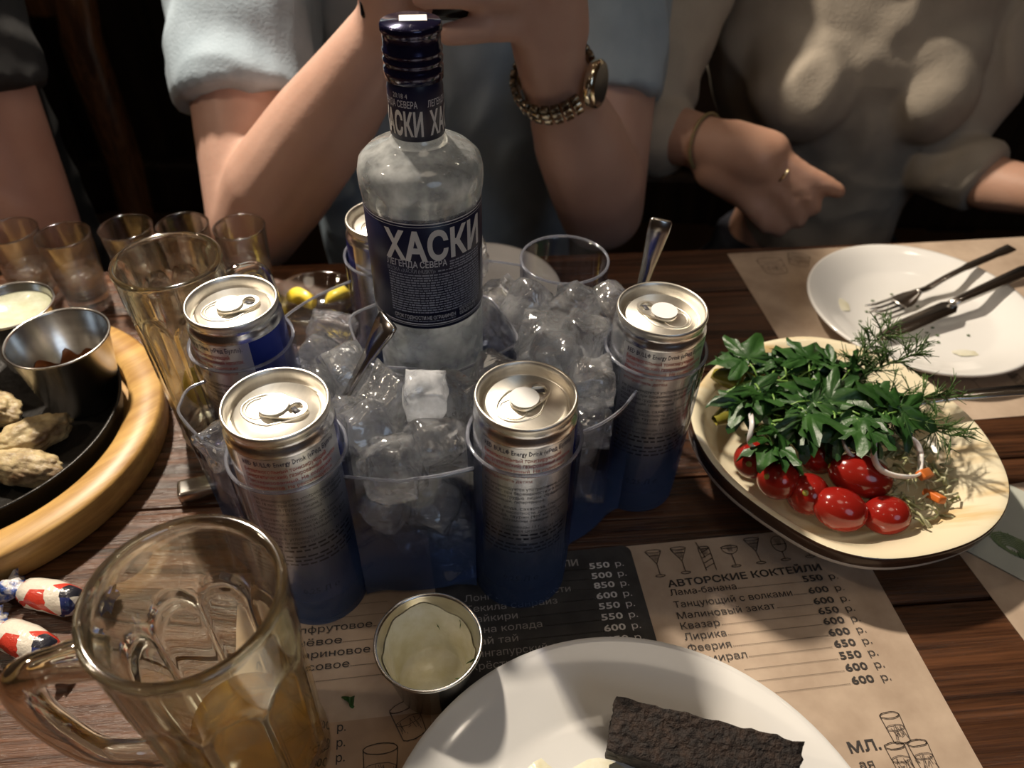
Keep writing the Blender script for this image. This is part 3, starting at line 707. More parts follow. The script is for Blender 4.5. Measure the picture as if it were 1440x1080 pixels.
# ------------------------------------------------------------------ energy drink cans
RB = .0256; DL = .0045
def make_can():
    t = thing('drink_can', (0, 0, 0), 'can', 'can', 'slim energy drink cans in the caddy')
    pr = [(.0001, .0045), (.015, .003), (.0185, .0002), (.0200, 0), (.0225, .002), (.0250, .0065), (RB, .0105), (RB, .1260), (.0254, .1275), (.0246, .1293), (.0240, .1304), (.0238, .1318), (.0241, .1330), (.0245, .1340)]
    obj('body', lathe(pr, 64), M['alu'], t)
    pr = [(r, z+DL) for r, z in [(.0240, .1280), (.0246, .1296), (.0249, .1312), (.0246, .1325), (.0240, .1330), (.0232, .1324), (.0227, .1295), (.0222, .1262), (.0217, .1252), (.0210, .1250), (.0203, .1256), (.0200, .1268), (.0192, .1276), (.0001, .1276)]]
    lid = obj('lid', lathe(pr, 64), M['lid'], t)
    # tear-drop ridge and mouth score pressed into the lid
    tear = []
    for k in range(40):
        a = 2*PI*k/40; w = .0105 if math.cos(a) < 0 else .0105-.006*math.cos(a)
        tear.append((.0155*math.cos(a)-.001, w*math.sin(a), .1277+DL))
    obj('lid_ridge', tube(tear+[tear[0], tear[1]], .0006, 6, False), M['lid'], lid)
    obj('mouth_score', tube([(-.0085+.0062*math.cos(2*PI*k/32), .0068*math.sin(2*PI*k/32), .1277+DL) for k in range(34)], .00038, 6, False), M['lid'], lid)
    # pull tab: a plate with a finger hole
    n = 36; g = G(); zz = (.1288+DL, .1299+DL)
    for z in zz:
        for k in range(n):
            a = 2*PI*k/n; c = math.cos(a); g.v.append((.0115*math.copysign(abs(c)**.8, c)+.0030, (.0068-.0010*c)*math.copysign(abs(math.sin(a))**.8, math.sin(a)), z))
        for k in range(n):
            a = 2*PI*k/n; g.v.append((.0092+.0034*math.cos(a), .0042*math.sin(a), z))
    for k in range(n):
        j = (k+1) % n
        g.f += [(2*n+k, 2*n+j, 3*n+j, 3*n+k), (k, n+k, n+j, j), (k, j, 2*n+j, 2*n+k), (n+k, 3*n+k, 3*n+j, n+j)]
    tab = obj('pull_tab', g, M['lid'], t); sharp(tab, 40)
    obj('tab_emblem', ribbon([(.0072, .0015, .1287+DL), (.0092, 0, .1287+DL), (.0112, -.0015, .1287+DL)], [.0022]*3, .0004, (0, 1, 0)), M['greytext'], tab)
    obj('rivet', lathe([(.0018, .1290+DL), (.0018, .1302+DL), (.0012, .1308+DL), (.0001, .1309+DL)], 16), M['lid'], tab)
    obj('round_sticker', lathe([(.0072, .1310+DL), (.0072, .1312+DL), (.0001, .13125+DL)], 32), M['sticker'], t, (-.0012, 0, 0), smooth=False)
    r = RB+.00012
    obj('silver_panel', patch(r, math.radians(-62), math.radians(58), .012, .1258, 20), M['cansilver'], t)
    obj('blue_panel', patch(r, math.radians(58), math.radians(148), .058, .1258, 18, -.030), M['canblue'], t)
    obj('blue_panel', patch(r, math.radians(-152), math.radians(-62), .012, .066, 18), M['canblue'], t)
    obj('blue_panel', patch(r, math.radians(148), math.radians(208), .058, .1258, 12), M['canblue'], t)
    r2 = RB+.00025
    def line(G0, s, size, z, bold=0, w=None, a0=-56): q = wrap(slice_x(text_geo(s, size, bold, width=w, res=1), .007), r2, math.radians(a0), z); G0.add(q.v, q.f)
    g = G(); line(g, 'RED BULL® Energy Drink («Ред Булл»).', .0042, .1212, .006, .0475)
    obj('name_line', g, M['navytext'], t)
    g = G()
    for k, s in enumerate(['Безалкогольный тонизирующий', '(энергетический) газированный напиток.', 'Пастеризованный. Не содержит', 'консервантов. Не рекомендуется', 'употреблять детям.']):
        line(g, s, .0036 if k < 2 else .0030, .1168-.0036*k, .003, (.040, .047, .043, .042, .026)[k])
    obj('red_lines', g, M['redtext'], t)
    g = G(); z = .0965
    txt = ['Не рекомендуется употребление детям', 'до 18 лет, при беременности и в период', 'кормления грудью, лицам, страдающим', 'бессонницей, гипертонией.', '', 'Состав: вода, сахароза, глюкоза,', 'регулятор кислотности, диоксид', 'углерода, таурин (400 мг/100 мл),', 'кофеин, витамины (ниацин, B6, B12).', '', 'В 100 мл: углеводы 11 г,', 'энергетическая ценность 45 ккал.', '#', '#', '', '#', '#', '#']
    for s in txt:
        if s == '#':                                 # print too small to read
            q = -56
            while q < 44: w = random.uniform(4, 12); pb = patch(r2, math.radians(q), math.radians(q+w), z, z+.0014, 3); g.add(pb.v, pb.f); q += w+2.5
        elif s: line(g, s, .0031, z, 0, .0465 if len(s) > 30 else .0013*len(s))
        z -= .0032 if s else .0018
    line(g, '0,25 Л ℮', .0065, .0205, .012, .020, -30)
    obj('text_lines', g, M['greytext'], t); return t
can0 = make_can(); first = [True]
CANS = [('FL', 6, -5, .004, 'silver and blue drink can standing nearest the front beer mug'),
        ('F', 10, 45, 0, 'silver drink can directly behind the sauce cup, text facing out'),
        ('R', 22, 150, 0, 'silver drink can beside the salad bowl'),
        ('BL', -52, 25, 0, 'drink can with wide blue side in front of the tall empty mug'),
        ('B', 95, 40, 0, 'drink can mostly hidden behind the vodka bottle')]
for key, da, tab, dz, label in CANS:
    c = can0 if first[0] else copy_tree(can0); first[0] = False
    x, y = SL[key]; c.location = (x, y, TOP+.0060+dz); c.rotation_euler = (0, 0, cam_angle(x, y)+math.radians(da)); c['label'] = label
    # each lid sits turned its own way on its can
    for ch in c.children:
        if ch.name.split('.')[0] in ('lid', 'pull_tab', 'round_sticker'):
            q = math.radians(tab)-c.rotation_euler.z; ch.rotation_euler = (0, 0, q)
            if ch.name.startswith('round_sticker'): ch.location = (-.0012*math.cos(q), -.0012*math.sin(q), 0)

# ------------------------------------------------------------------ ice
def ice_geo(seed, sx=.0245, hollow=True):
    random.seed(seed); bm = bmesh.new(); bmesh.ops.create_cube(bm, size=1); bmesh.ops.subdivide_edges(bm, edges=bm.edges[:], cuts=7, use_grid_fill=True)
    off = Vector((seed*3.1, seed*1.7, seed*.9)); A = (random.uniform(.9, 1.1), random.uniform(.85, 1.05), random.uniform(.8, 1.15))
    for v in bm.verts:
        c = v.co.copy(); s = c.normalized()*.62; c = c.lerp(s, .38+.12*math.sin(seed*2.1))
        n = noise.noise_vector(c*2.1+off)*.13+noise.noise_vector(c*6+off)*.035; c += n
        if hollow and c.z > 0: c.z -= .30*math.exp(-((c.x**2+c.y**2)/.05))
        v.co = Vector((c.x*A[0], c.y*A[1], c.z*A[2]))*sx
    g = G(); bm.verts.index_update(); g.v = [tuple(v.co) for v in bm.verts]; g.f = [tuple(v.index for v in f.verts) for f in bm.faces]; bm.free(); return g
def ice_mesh(seed, m, hollow=True):
    g = ice_geo(seed, hollow=hollow); me = bpy.data.meshes.new('ice_cube'); me.from_pydata(g.v, [], g.f); me.materials.append(m)
    me.polygons.foreach_set('use_smooth', [True]*len(me.polygons)); return me
ICE = [ice_mesh(k, M['ice'], k % 2 == 0) for k in range(6)]
comp = {('FL', 'F'): 'between the beer-mug can and the sauce-cup can', ('F', 'R'): 'between the sauce-cup can and the salad-bowl can', ('R', 'BR'): 'between the salad-bowl can and the empty sleeve',
        ('BR', 'B'): 'behind the bottle next to the empty sleeve', ('B', 'BL'): 'behind the blue-sided can', ('BL', 'FL'): 'in the bulging pocket over the metal handle'}
random.seed(11)
def pocket_r(th): return pocket(th, .0475, 0)
for (a, b), where in comp.items():
    A, B = Vector(SL[a]), Vector(SL[b]); P, n = wall_pts(a, b, VIA.get((a, b))); mid = (A+B)/2; d = (B-A).normalized()
    placed = []; h = .0118; topz = {('BL', 'FL'): .100, ('BR', 'B'): .108, ('B', 'BL'): .088, ('R', 'BR'): .108}.get((a, b), .104)
    far = {('BL', 'FL'): .020}.get((a, b), 0.0)
    for z in [.0165, .0395, .0625, .0845, topz]:
        tries = 0
        while tries < 260:
            tries += 1
            q = mid+d*random.uniform(-.030, .030)+n*random.uniform(-.055, .008+far); zz = z+random.uniform(-.003, .004)
            if (q-A).length < SR1+h+.0005 or (q-B).length < SR1+h+.0005: continue
            r = q-Vector(BC)
            if r.length < pocket_r(math.atan2(r.y, r.x))+h: continue
            wd = max((q-Vector(p)).dot(n) for p in P if abs((q-Vector(p)).dot(d)) < .012) if any(abs((q-Vector(p)).dot(d)) < .012 for p in P) else -1
            if wd > -h-.003 and z < .1: continue
            if any(((q.x-p[0])**2+(q.y-p[1])**2+((zz-p[2]))**2) < .0232**2 for p in placed): continue
            if any(abs((q-Vector(o)).length) < SR1+h for kk, o in SL.items()): continue
            placed.append((q.x, q.y, zz))
    for i, p in enumerate(placed):
        o = bpy.data.objects.new('ice_cube', random.choice(ICE)); COL.objects.link(o)
        o.location = (p[0], p[1], p[2]+TOP); o.rotation_euler = [random.uniform(0, 6.28) for _ in range(3)]
        lay = 'on top of the heap ' if p[2] > .085 else 'low in the heap '
        tag(o, 'clear ice cube '+lay+where, 'ice cube', 'ice cubes '+lay+where)
o = bpy.data.objects.new('ice_cube', ice_mesh(9, M['icewhite'], False)); COL.objects.link(o)
o.location = (-.0445, .2895, TOP+.1205); o.rotation_euler = (.25, .1, .2); o.scale = (.85, .8, 1.15)
tag(o, 'cloudy white ice cube standing upright on top of the clear ice', 'ice cube')
# ------------------------------------------------------------------ beer mugs
def fluted(nf, ztop, zbot, depth, phase=0):
    def f(t, r, z):
        a = ((t+phase) % (2*PI/nf))/(2*PI/nf)*2-1           # -1..1 across a flute
        zt = ztop-.016*abs(a)**2.6
        k = min(1, max(0, (zt-z)/.0035))*min(1, max(0, (z-zbot)/.004))
        return r-depth*k*math.sqrt(max(0, 1-abs(a)**2.2))-depth*.0*a
    return f
def mug(name, loc, R, Rb, H, wall, label, handle_dir, nf=9, ztop=None, hs=1.0, floor=.012, gl=None, hz=None):
    t = thing(name, loc, label, 'mug', rz=0); ztop = ztop or H*.74
    n = 46; out = []
    for k in range(n+1):
        z = .002+(H-.004-.002)*k/n; out.append((Rb+(R-Rb)*(z/H), z))
    prof = [(.0001, .0005), (Rb*.8, 0), (Rb*.96, .0004)]+out+[(R+.0004, H-.002), (R, H-.0006), (R-wall*.35, H), (R-wall*.7, H-.0006), (R-wall*.85, H-.003)]
    inn = []
    for k in range(n+1):
        z = H-.006-(H-.006-floor)*k/n; inn.append((Rb-wall*1.25+(R-wall*.9-Rb+wall*1.25)*max(0, (z-floor)/(H-floor))**.8, z))
    prof += inn+[(Rb-wall*1.7, floor-.001), (Rb*.4, floor-.0015), (.0001, floor-.0015)]
    fl = fluted(nf, ztop, .008, wall*.62); L = len(out)+3
    def rf(tt, r, z):
        return r
    # outer wall is fluted, inner wall only follows softly
    g = G(); m = 144
    for i, (r, z) in enumerate(prof):
        for k in range(m):
            a = 2*PI*k/m; rr = r
            if i < L: rr = fl(a, r, z)
            elif z < H-.006 and r > Rb*.6: rr = r-(r-fluted(nf, ztop-.002, .006, wall*.42)(a, r, z))
            g.v.append((rr*math.cos(a), rr*math.sin(a), z))
    for i in range(len(prof)-1):
        for k in range(m): a = i*m+k; b = i*m+(k+1) % m; g.f.append((a, b, b+m, a+m))
    obj('glass_body', g, gl or M['mug'], t)
    if handle_dir is not None:
        c, s = math.cos(handle_dir), math.sin(handle_dir); z1, z2 = hz or (H*.80, H*.22)
        pth = [(R-.0005, z1), (R+.014*hs, z1+.003), (R+.027*hs, z1-.001), (R+.031*hs, z1-.018), (R+.029*hs, (z1+z2)/2), (R+.022*hs, z2+.014), (R+.008*hs, z2+.002), (Rb+.001, z2-.002)]
        pth = spline(pth, 4); rad = [.0062*hs if 3 < k < len(pth)-4 else .0072*hs for k in range(len(pth))]
        obj('handle', tube([(r*c, r*s, z) for r, z in pth], rad, 14, flat=1.25), gl or M['mug'], t)
    return t
mg = mug('beer_mug', (-.120, .157, .0002), .0375, .0345, .141, .0052, 'half-drunk beer mug of fluted glass with amber beer, near the candies', math.atan2(-.021, -.067), 9, .103)
pr = [(.0001, .0122), (.020, .0122), (.0270, .0135), (.0272, .022), (.0274, .0315), (.0272, .0330), (.0264, .0326), (.0001, .0326)]
obj('beer', lathe(pr, 64), M['beer'], mg)
m2 = mug('beer_mug', (-.203, .378, .0002), .0310, .0255, .142, .0034, 'tall empty fluted beer mug between wooden board and blue-sided can', math.radians(38), 9, .118, .75)
sl = obj('lemon_slice', lathe([(.0001, 0), (.0135, 0), (.0148, .001), (.0148, .003), (.0135, .004), (.0001, .004)], 28), M['lemon'], m2, (.004, -.006, .052), rot=(1.25, .2, .5))

# ------------------------------------------------------------------ shot glasses
def make_shot():
    t = thing('shot_glass', (0, 0, 0), 'x', 'glass', 'shot glasses in a row'); H = .068
    pr = [(.0001, .0004), (.0150, 0), (.0162, .001), (.0168, .006), (.0205, H-.0015), (.0207, H-.0004), (.0202, H), (.0196, H-.0006), (.0194, H-.003), (.0165, .018), (.0150, .0135), (.008, .0125), (.0001, .0123)]
    obj('glass_body', lathe(pr, 44), M['shot'], t)
    pr = [(.0001, .0128), (.008, .013), (.0148, .0142), (.0162, .019), (.0176, .0330), (.0174, .0342), (.0001, .0340)]
    obj('spirit', lathe(pr, 36), M['vodka'], t); return t
s0 = make_shot()
for i, (x, y, l) in enumerate([(-.400, .527, 'shot glass at the outer end of the row, next to the guest in black'), (-.356, .522, 'shot glass with orange glint, second from the guest in black'), (-.312, .536, 'middle shot glass of the row of five'),
                               (-.268, .541, 'shot glass behind the tall mug rim, next to the end one'), (-.222, .540, 'shot glass at the elbow of the man in grey-blue')]):
    c = s0 if i == 0 else copy_tree(s0); c.location = (x, y, TOP+.0002); c.rotation_euler = (0, 0, i*1.1); c['label'] = l

# ------------------------------------------------------------------ plates
def plate(loc, R, H, label, name='plate', well=.66):
    t = thing(name, loc, label, 'plate')
    pr = [(.0001, .0022), (R*.55, .0022), (R*.57, 0), (R*.60, .0005), (R*.66, .004), (R*.86, H*.62), (R-.002, H-.0035), (R, H-.0015), (R-.0006, H), (R-.003, H-.0004), (R*.86, H*.78), (R*(well+.05), .0075), (R*(well-.02), .0055), (R*.3, .005), (.0001, .005)]
    obj('dish', lathe(pr, 96), M['ceramic'], t); return t
p1 = plate((.058, .0975, .0010), .115, .021, 'white plate with dark bread stick lying on the menu placemat')
def smear(pts, r, m, parent, name, z=0):
    g = G(); n = 24
    for k, (x, y, rx, ry, h) in enumerate(pts):
        o = len(g.v); g.v.append((x, y, h+z))
        for j in range(n):
            a = 2*PI*j/n; w = 1+.22*noise.noise(Vector((math.cos(a)*1.7+k*5, math.sin(a)*1.7, k)))
            g.v.append((x+rx*w*math.cos(a)*.75, y+ry*w*math.sin(a)*.75, h*.75+z))
        for j in range(n):
            a = 2*PI*j/n; w = 1+.22*noise.noise(Vector((math.cos(a)*1.7+k*5, math.sin(a)*1.7, k)))
            g.v.append((x+rx*w*math.cos(a), y+ry*w*math.sin(a), z))
        for j in range(n):
            q = (j+1) % n; g.f += [(o, o+1+j, o+1+q), (o+1+j, o+1+n+j, o+1+n+q, o+1+q)]
    return obj(name, g, m, parent)
smear([(-.012, .048, .018, .010, .0022), (-.040, .036, .014, .022, .0018), (-.006, .030, .016, .010, .0030)], 0, M['sauce'], p1, 'sauce_smear', .0052)
p2 = plate((.338, .523, .0012), .0915, .018, 'white plate with fork and knife on the shadowed placemat')
smear([(-.060, .012, .008, .010, .0006), (.02, -.05, .010, .004, .0003)], 0, M['sauce'], p2, 'sauce_smear', .0062)
g = G()
for k in range(16):
    a = random.uniform(0, 6.28); r = random.uniform(.01, .055)
    q = box(.0022, .0014, .0006, (r*math.cos(a), r*math.sin(a)-.01, .0060)); g.add(q.v, q.f)
o = obj('herb_crumbs', g, M['dill'], p2, smooth=False); o['kind'] = 'stuff'
p3 = plate((-.030, .532, .0002), .070, .020, 'white plate behind the vodka bottle at the table edge')
smear([(.012, -.02, .02, .015, .0012)], 0, M['sauce'], p3, 'sauce_smear', .0052)

# bread stick
bm = bmesh.new(); bmesh.ops.create_cube(bm, size=1); bmesh.ops.subdivide_edges(bm, edges=bm.edges[:], cuts=22, use_grid_fill=True)
for v in bm.verts:
    c = v.co; c.x *= .084; c.y *= .024; c.z *= .023
    s = Vector((c.x, c.y*.94, c.z*.94)); q = noise.noise_vector(c*160)*.0012+noise.noise_vector(c*420)*.0009
    v.co = c+q
g = G(); bm.verts.index_update(); g.v = [tuple(v.co) for v in bm.verts]; g.f = [tuple(v.index for v in f.verts) for f in bm.faces]; bm.free()
o = obj('bread_stick', g, M['bread'], None, (.091, .1520, .0270), rot=(.25, -.02, math.radians(-14)))
tag(o, 'dark rye bread stick lying across the white plate rim', 'bread')

def leaflet(L, w, seed):
    """toothed, three-lobed parsley leaflet, tip along +X, gently cupped"""
    random.seed(seed); pts = []
    lobes = [(0, 1.0), (.95, .85), (-.95, .85)]
    n = 54
    for k in range(n):
        a = -PI+2*PI*k/n; r = .12
        for c, s in lobes:
            d = (a-c+PI) % (2*PI)-PI; r = max(r, s*math.exp(-(d/.62)**2)*(1+.12*math.cos(d*11)))
        pts.append((L*r*math.cos(a), w*2.0*r*math.sin(a)))
    g = G(); g.v.append((L*.1, 0, 0))
    for f in (.5, 1):
        for x, y in pts: X, Y = x*f, y*f; g.v.append((X, Y, -.9*(X*X+Y*Y)/L*.35+.0018*math.sin(Y*700)*f))
    for k in range(n): j = (k+1) % n; g.f += [(0, 1+k, 1+j), (1+k, 1+n+k, 1+n+j, 1+j)]
    return g
# ------------------------------------------------------------------ steel sauce cups
def cup(loc, R, Rb, H, label, sauce, fill, streak=0):
    t = thing('sauce_cup', loc, label, 'cup')
    pr = [(.0001, .0006), (Rb*.9, 0), (Rb, .0012), (R-.0012, H-.0012), (R-.0002, H-.0012), (R+.0003, H-.0004), (R-.0002, H+.0004), (R-.0012, H+.0002), (R-.0018, H-.001), (Rb-.001, .0022), (Rb*.7, .0016), (.0001, .0016)]
    obj('steel_cup', lathe(pr, 64), M['steel'], t)
    g = G(); n = 64; rows = 14; zt = lambda a: fill*H*(1-streak*(.5+.5*noise.noise(Vector((math.cos(a)*2.4, math.sin(a)*2.4, R*90)))*1.8))
    for i in range(rows+1):
        for k in range(n):
            a = 2*PI*k/n; z = .003+(zt(a)-.003)*(i/rows); r = Rb+(R-Rb)*z/H-.0022-.0006*math.sin(PI*i/rows)*(1+.5*math.sin(7*a+i*.4))
            g.v.append((r*math.cos(a), r*math.sin(a), z))
    for i in range(rows):
        for k in range(n): a = i*n+k; b = i*n+(k+1) % n; g.f.append((a, a+n, b+n, b))
    if not streak:
        g.v.append((0, 0, fill*H*.93)); c = len(g.v)-1; g.f += [(rows*n+k, rows*n+(k+1) % n, c) for k in range(n)]
    else:
        g.v.append((0, 0, .0032)); c = len(g.v)-1; g.f += [(k, (k+1) % n, c) for k in range(n)]
    obj('sauce', g, sauce, t); return t
fc = cup((-.0385, .196, .0008), .0268, .0185, .042, 'steel sauce cup with pale creamy remains standing on the menu placemat', M['sauce'], .93, .22)
g = G()
for k in range(5):
    a = random.uniform(0, 6.28); z = random.uniform(.008, .036); r = .0185+(.0268-.0185)*z/.042-.0032; q = leaflet(.0020, .0013, k).move(Matrix.Translation((r*math.cos(a), r*math.sin(a), z)) @ Matrix.Rotation(a, 4, 'Z') @ Matrix.Rotation(1.3, 4, 'Y')); g.add(q.v, q.f)
o = obj('herb_flecks', g, M['dill'], fc, smooth=False); o['kind'] = 'stuff'

# ------------------------------------------------------------------ board, pan and grilled food
BX = (-.362, .350)
t = thing('serving_board', (BX[0], BX[1], .0002), 'round pale wooden serving board under the cast iron pan', 'board', rz=.9)
sharp(obj('board_ring', lathe([(.0001, .010), (.0, .0), (.1215, 0), (.1238, .002), (.1255, .0235), (.1235, .0255), (.1060, .0255), (.1030, .0235), (.1025, .0105), (.0001, .0105)], 96), M['board'], t), 50)
t = thing('cast_iron_pan', (BX[0]+.004, BX[1]+.002, .0110), 'black round cast iron pan set into the wooden board', 'pan')
pr = [(.0001, .001), (.088, 0), (.0925, .002), (.0965, .0215), (.0972, .0225), (.0960, .0230), (.0945, .0222), (.0905, .008), (.086, .0055), (.0001, .0050)]
obj('pan_dish', lathe(pr, 96), M['iron'], t)
cup((-.300, .392, .0168), .0325, .0240, .0535, 'steel sauce cup with brown dregs on the pan', M['brownsauce'], .60, .6)
cup((-.352, .430, .0172), .0290, .0185, .0500, 'steel sauce cup filled with pale green sauce on the pan', M['greensauce'], .88)
def meat(loc, sx, sy, sz, rz, seed, label):
    bm = bmesh.new(); bmesh.ops.create_icosphere(bm, subdivisions=5, radius=1)
    for v in bm.verts:
        c = v.co; q = 1+.16*noise.noise(c*1.6+Vector((seed*4, 0, 0)))+.10*noise.noise(c*4.2+Vector((0, seed*3, 0)))+.05*noise.noise(c*10)
        v.co = Vector((c.x*sx, c.y*sy, max(c.z, -.62)*sz))*q
    g = G(); bm.verts.index_update(); g.v = [tuple(v.co) for v in bm.verts]; g.f = [tuple(v.index for v in f.verts) for f in bm.faces]; bm.free()
    tag(obj('chicken_piece', g, M['chicken'], None, loc, rz), label, 'food', 'grilled chicken pieces on the pan')
meat((-.312, .344, .0250), .024, .013, .011, .75, 1, 'grilled chicken piece at the foot of the brown sauce cup')
meat((-.3045, .3175, .0252), .028, .012, .011, -.15, 2, 'grilled chicken piece in the middle of the pan, longest')
meat((-.338, .3020, .0248), .022, .012, .010, .35, 3, 'grilled chicken piece nearest the front pan rim')
meat((-.348, .3340, .0250), .022, .014, .011, .2, 4, 'grilled chicken piece at the edge of the frame')
meat((-.350, .3700, .0250), .022, .013, .011, -.4, 5, 'grilled chicken piece behind the others on the pan')

# ------------------------------------------------------------------ candies
def candy(loc, rz, label):
    t = thing('wrapped_candy', loc, label, 'candy', 'wrapped candies beside the mug', rz=rz); g = G(); n = 20
    xs = [-.0175, -.0165, -.012, 0, .012, .0165, .0175]; rr = [.003, .0068, .0082, .0086, .0082, .0068, .003]
    for x, r in zip(xs, rr):
        for k in range(n):
            a = 2*PI*k/n; q = r*(1+.05*math.sin(3*a+x*300)); g.v.append((x, q*math.cos(a)*1.08, .0086+q*math.sin(a)*.95))
    for i in range(len(xs)-1):
        for k in range(n): g.f.append((i*n+k, i*n+(k+1) % n, (i+1)*n+(k+1) % n, (i+1)*n+k))
    obj('wrapper', g, M['candy'], t)
    for s in (-1, 1):
        g = G()
        for i in range(6):
            for k in range(16):
                a = 2*PI*k/16; x = .0170+i*.0024; r = .0026+i*.0013; q = r*(1+.35*math.sin(5*a+i)*i/5)
                g.v.append((s*x, q*math.cos(a)*1.1, .0086-i*.0002+q*math.sin(a)*.7))
        for i in range(5):
            for k in range(16): g.f.append((i*16+k, i*16+(k+1) % 16, (i+1)*16+(k+1) % 16, (i+1)*16+k))
        obj('twist_end', g, M['candyend'], t)
candy((-.2560, .2370, .0002), math.radians(-12), 'wrapped candy farther from the camera, beside the wooden board')
candy((-.2560, .2090, .0002), math.radians(-22), 'wrapped candy nearer the camera, beside the mug handle')

# ------------------------------------------------------------------ cutlery
def knife_handle(t, L, w, m):
    obj('handle', ribbon([(0, 0, 0), (L*.05, 0, 0), (L*.5, 0, 0), (L*.95, 0, 0), (L, 0, 0)], [w*.5, w*.7, w*.75, w, w*.8], [.003, .0035, .004, .0042, .003], (0, 1, 0)), m, t)
o = thing('table_knife', (-.212, .3155, .0015), 'metal knife handle sticking out from under the caddy', 'knife', rz=math.radians(20))
obj('handle', box(.032, .0145, .009, (.016, 0, .0050), .0028, 3), M['steel'], o)
def fork(loc, rz, label, tilt):
    t = thing('fork', loc, label, 'fork', rot=(0, tilt, rz))
    P = [(0, 0, .001), (.012, 0, -.0005), (.030, 0, .0025), (.060, 0, .004), (.100, 0, .003), (.112, 0, .003)]
    obj('handle', ribbon(spline([p for p in P], 4), [.006+.0*k for k in range(6)]+[.0055]*6+[.0075]*4+[.010]*5, .0024, (0, 1, 0)), M['steeldark'], t)
    obj('head', ribbon(spline([(-.022, 0, -.003), (-.012, 0, -.0028), (.002, 0, .001)], 4), [.018, .018, .018, .018, .017, .015, .011, .008, .006], .0018, (0, 1, 0)), M['steeldark'], t)
    for k in range(4):
        y = -.0075+k*.005
        obj('tine', ribbon([(-.052, y, .003), (-.040, y, -.001), (-.021, y, -.003)], [.0012, .0024, .0028], .0016, (0, 1, 0)), M['steeldark'], t)
fork((.345, .545, .0145), math.radians(28), 'fork resting on the empty plate, tines on the white well', -.10)
t = thing('table_knife', (.3330, .5060, .0150), 'knife resting on the empty plate beside the fork', 'knife', rot=(0, -.09, math.radians(27)))
obj('blade', ribbon([(-.050, -.004, 0), (-.045, -.001, 0), (-.02, 0, 0), (.030, 0, 0), (.036, .001, 0)], [.002, .009, .0155, .0155, .009], .0013, (0, 1, 0)), M['steeldark'], t)
obj('handle', ribbon([(.034, .002, 0), (.045, .002, .0005), (.08, .002, .001), (.12, .002, .001), (.125, .002, .001)], [.007, .008, .010, .0125, .010], .005, (0, 1, 0)), M['steeldark'], t)
def spoon_stick(name, a, b, side, w0, w1, label):
    A, B = Vector(a), Vector(b); t = thing(name, a, label, 'spoon'); d = B-A
    obj('handle', ribbon([tuple(d*k) for k in (0, .3, .6, .9, .985, 1)], [w0, w0*1.1, w0*1.6, w1, w1, w1*.85], [.0022, .002, .0022, .003, .003, .0022], side), M['steeldark'], t)
    g = G(); n = 18; u = d.normalized(); s = Vector(side).normalized(); s = (s-u*s.dot(u)).normalized(); k3 = u.cross(s)
    for i in range(7):
        q = i/6
        for k in range(n):
            aa = 2*PI*k/n; e = Vector((.021*q*math.cos(aa)-.018, .0135*q*math.sin(aa), .0045*q*q-.0045)); p = u*e.x+s*e.y+k3*e.z; g.v.append(tuple(p))
    for i in range(6):
        for k in range(n): g.f.append((i*n+k, i*n+(k+1) % n, (i+1)*n+(k+1) % n, (i+1)*n+k))
    o = obj('spoon_bowl', g, M['steeldark'], t); so = o.modifiers.new('th', 'SOLIDIFY'); so.thickness = .0012
spoon_stick('ice_spoon', (-.0975, .3070, .0900), (-.0660, .3250, .1420), (.6, -.75, .1), .0055, .0175, 'steel spoon handle leaning out of the ice in front of the bottle')
spoon_stick('ice_spoon', (.0760, .4030, .0700), (.0895, .4180, .1520), (1, -.1, 0), .005, .0135, 'steel spoon handle standing upright behind the salad-bowl can')

# ------------------------------------------------------------------ saucer with lemon
t = thing('lemon_saucer', (-.163, .515, .0002), 'small glass saucer with lemon wedges behind the blue-sided can', 'saucer')
obj('saucer_glass', lathe([(.0001, .002), (.02, .0005), (.022, 0), (.0235, .001), (.035, .0185), (.0362, .0195), (.0350, .0200), (.0335, .0190), (.0225, .0045), (.0001, .004)], 56), M['shot'], t)
def wedge(loc, rot, label):
    g = G(); n = 12; R = .017
    for k in range(n+1):
        a = PI*k/n; x, z = R*math.cos(a), R*math.sin(a)
        w = .0062*math.sin(a)**.6 if 0 < k < n else .0
        g.v += [(x, -w, z*.8), (x, w, z*.8)]
    g.v += [(-R*.9, 0, 0), (R*.9, 0, 0)]; c = len(g.v)
    for k in range(n): g.f.append((2*k, 2*k+1, 2*k+3, 2*k+2))
    g.v.append((0, 0, 0)); 
    for k in range(n): g.f += [(2*k, 2*k+2, c), (2*k+3, 2*k+1, c)]
    tag(obj('lemon_wedge', g, M['lemon'], None, loc, rot=rot), label, 'lemon', 'lemon wedges on the saucer')
wedge((-.178, .514, .010), (.9, .2, 2.5), 'lemon wedge on the saucer nearer the blue-sided can')
wedge((-.148, .520, .010), (.5, .5, 1.2), 'lemon wedge on the saucer nearer the bottle')

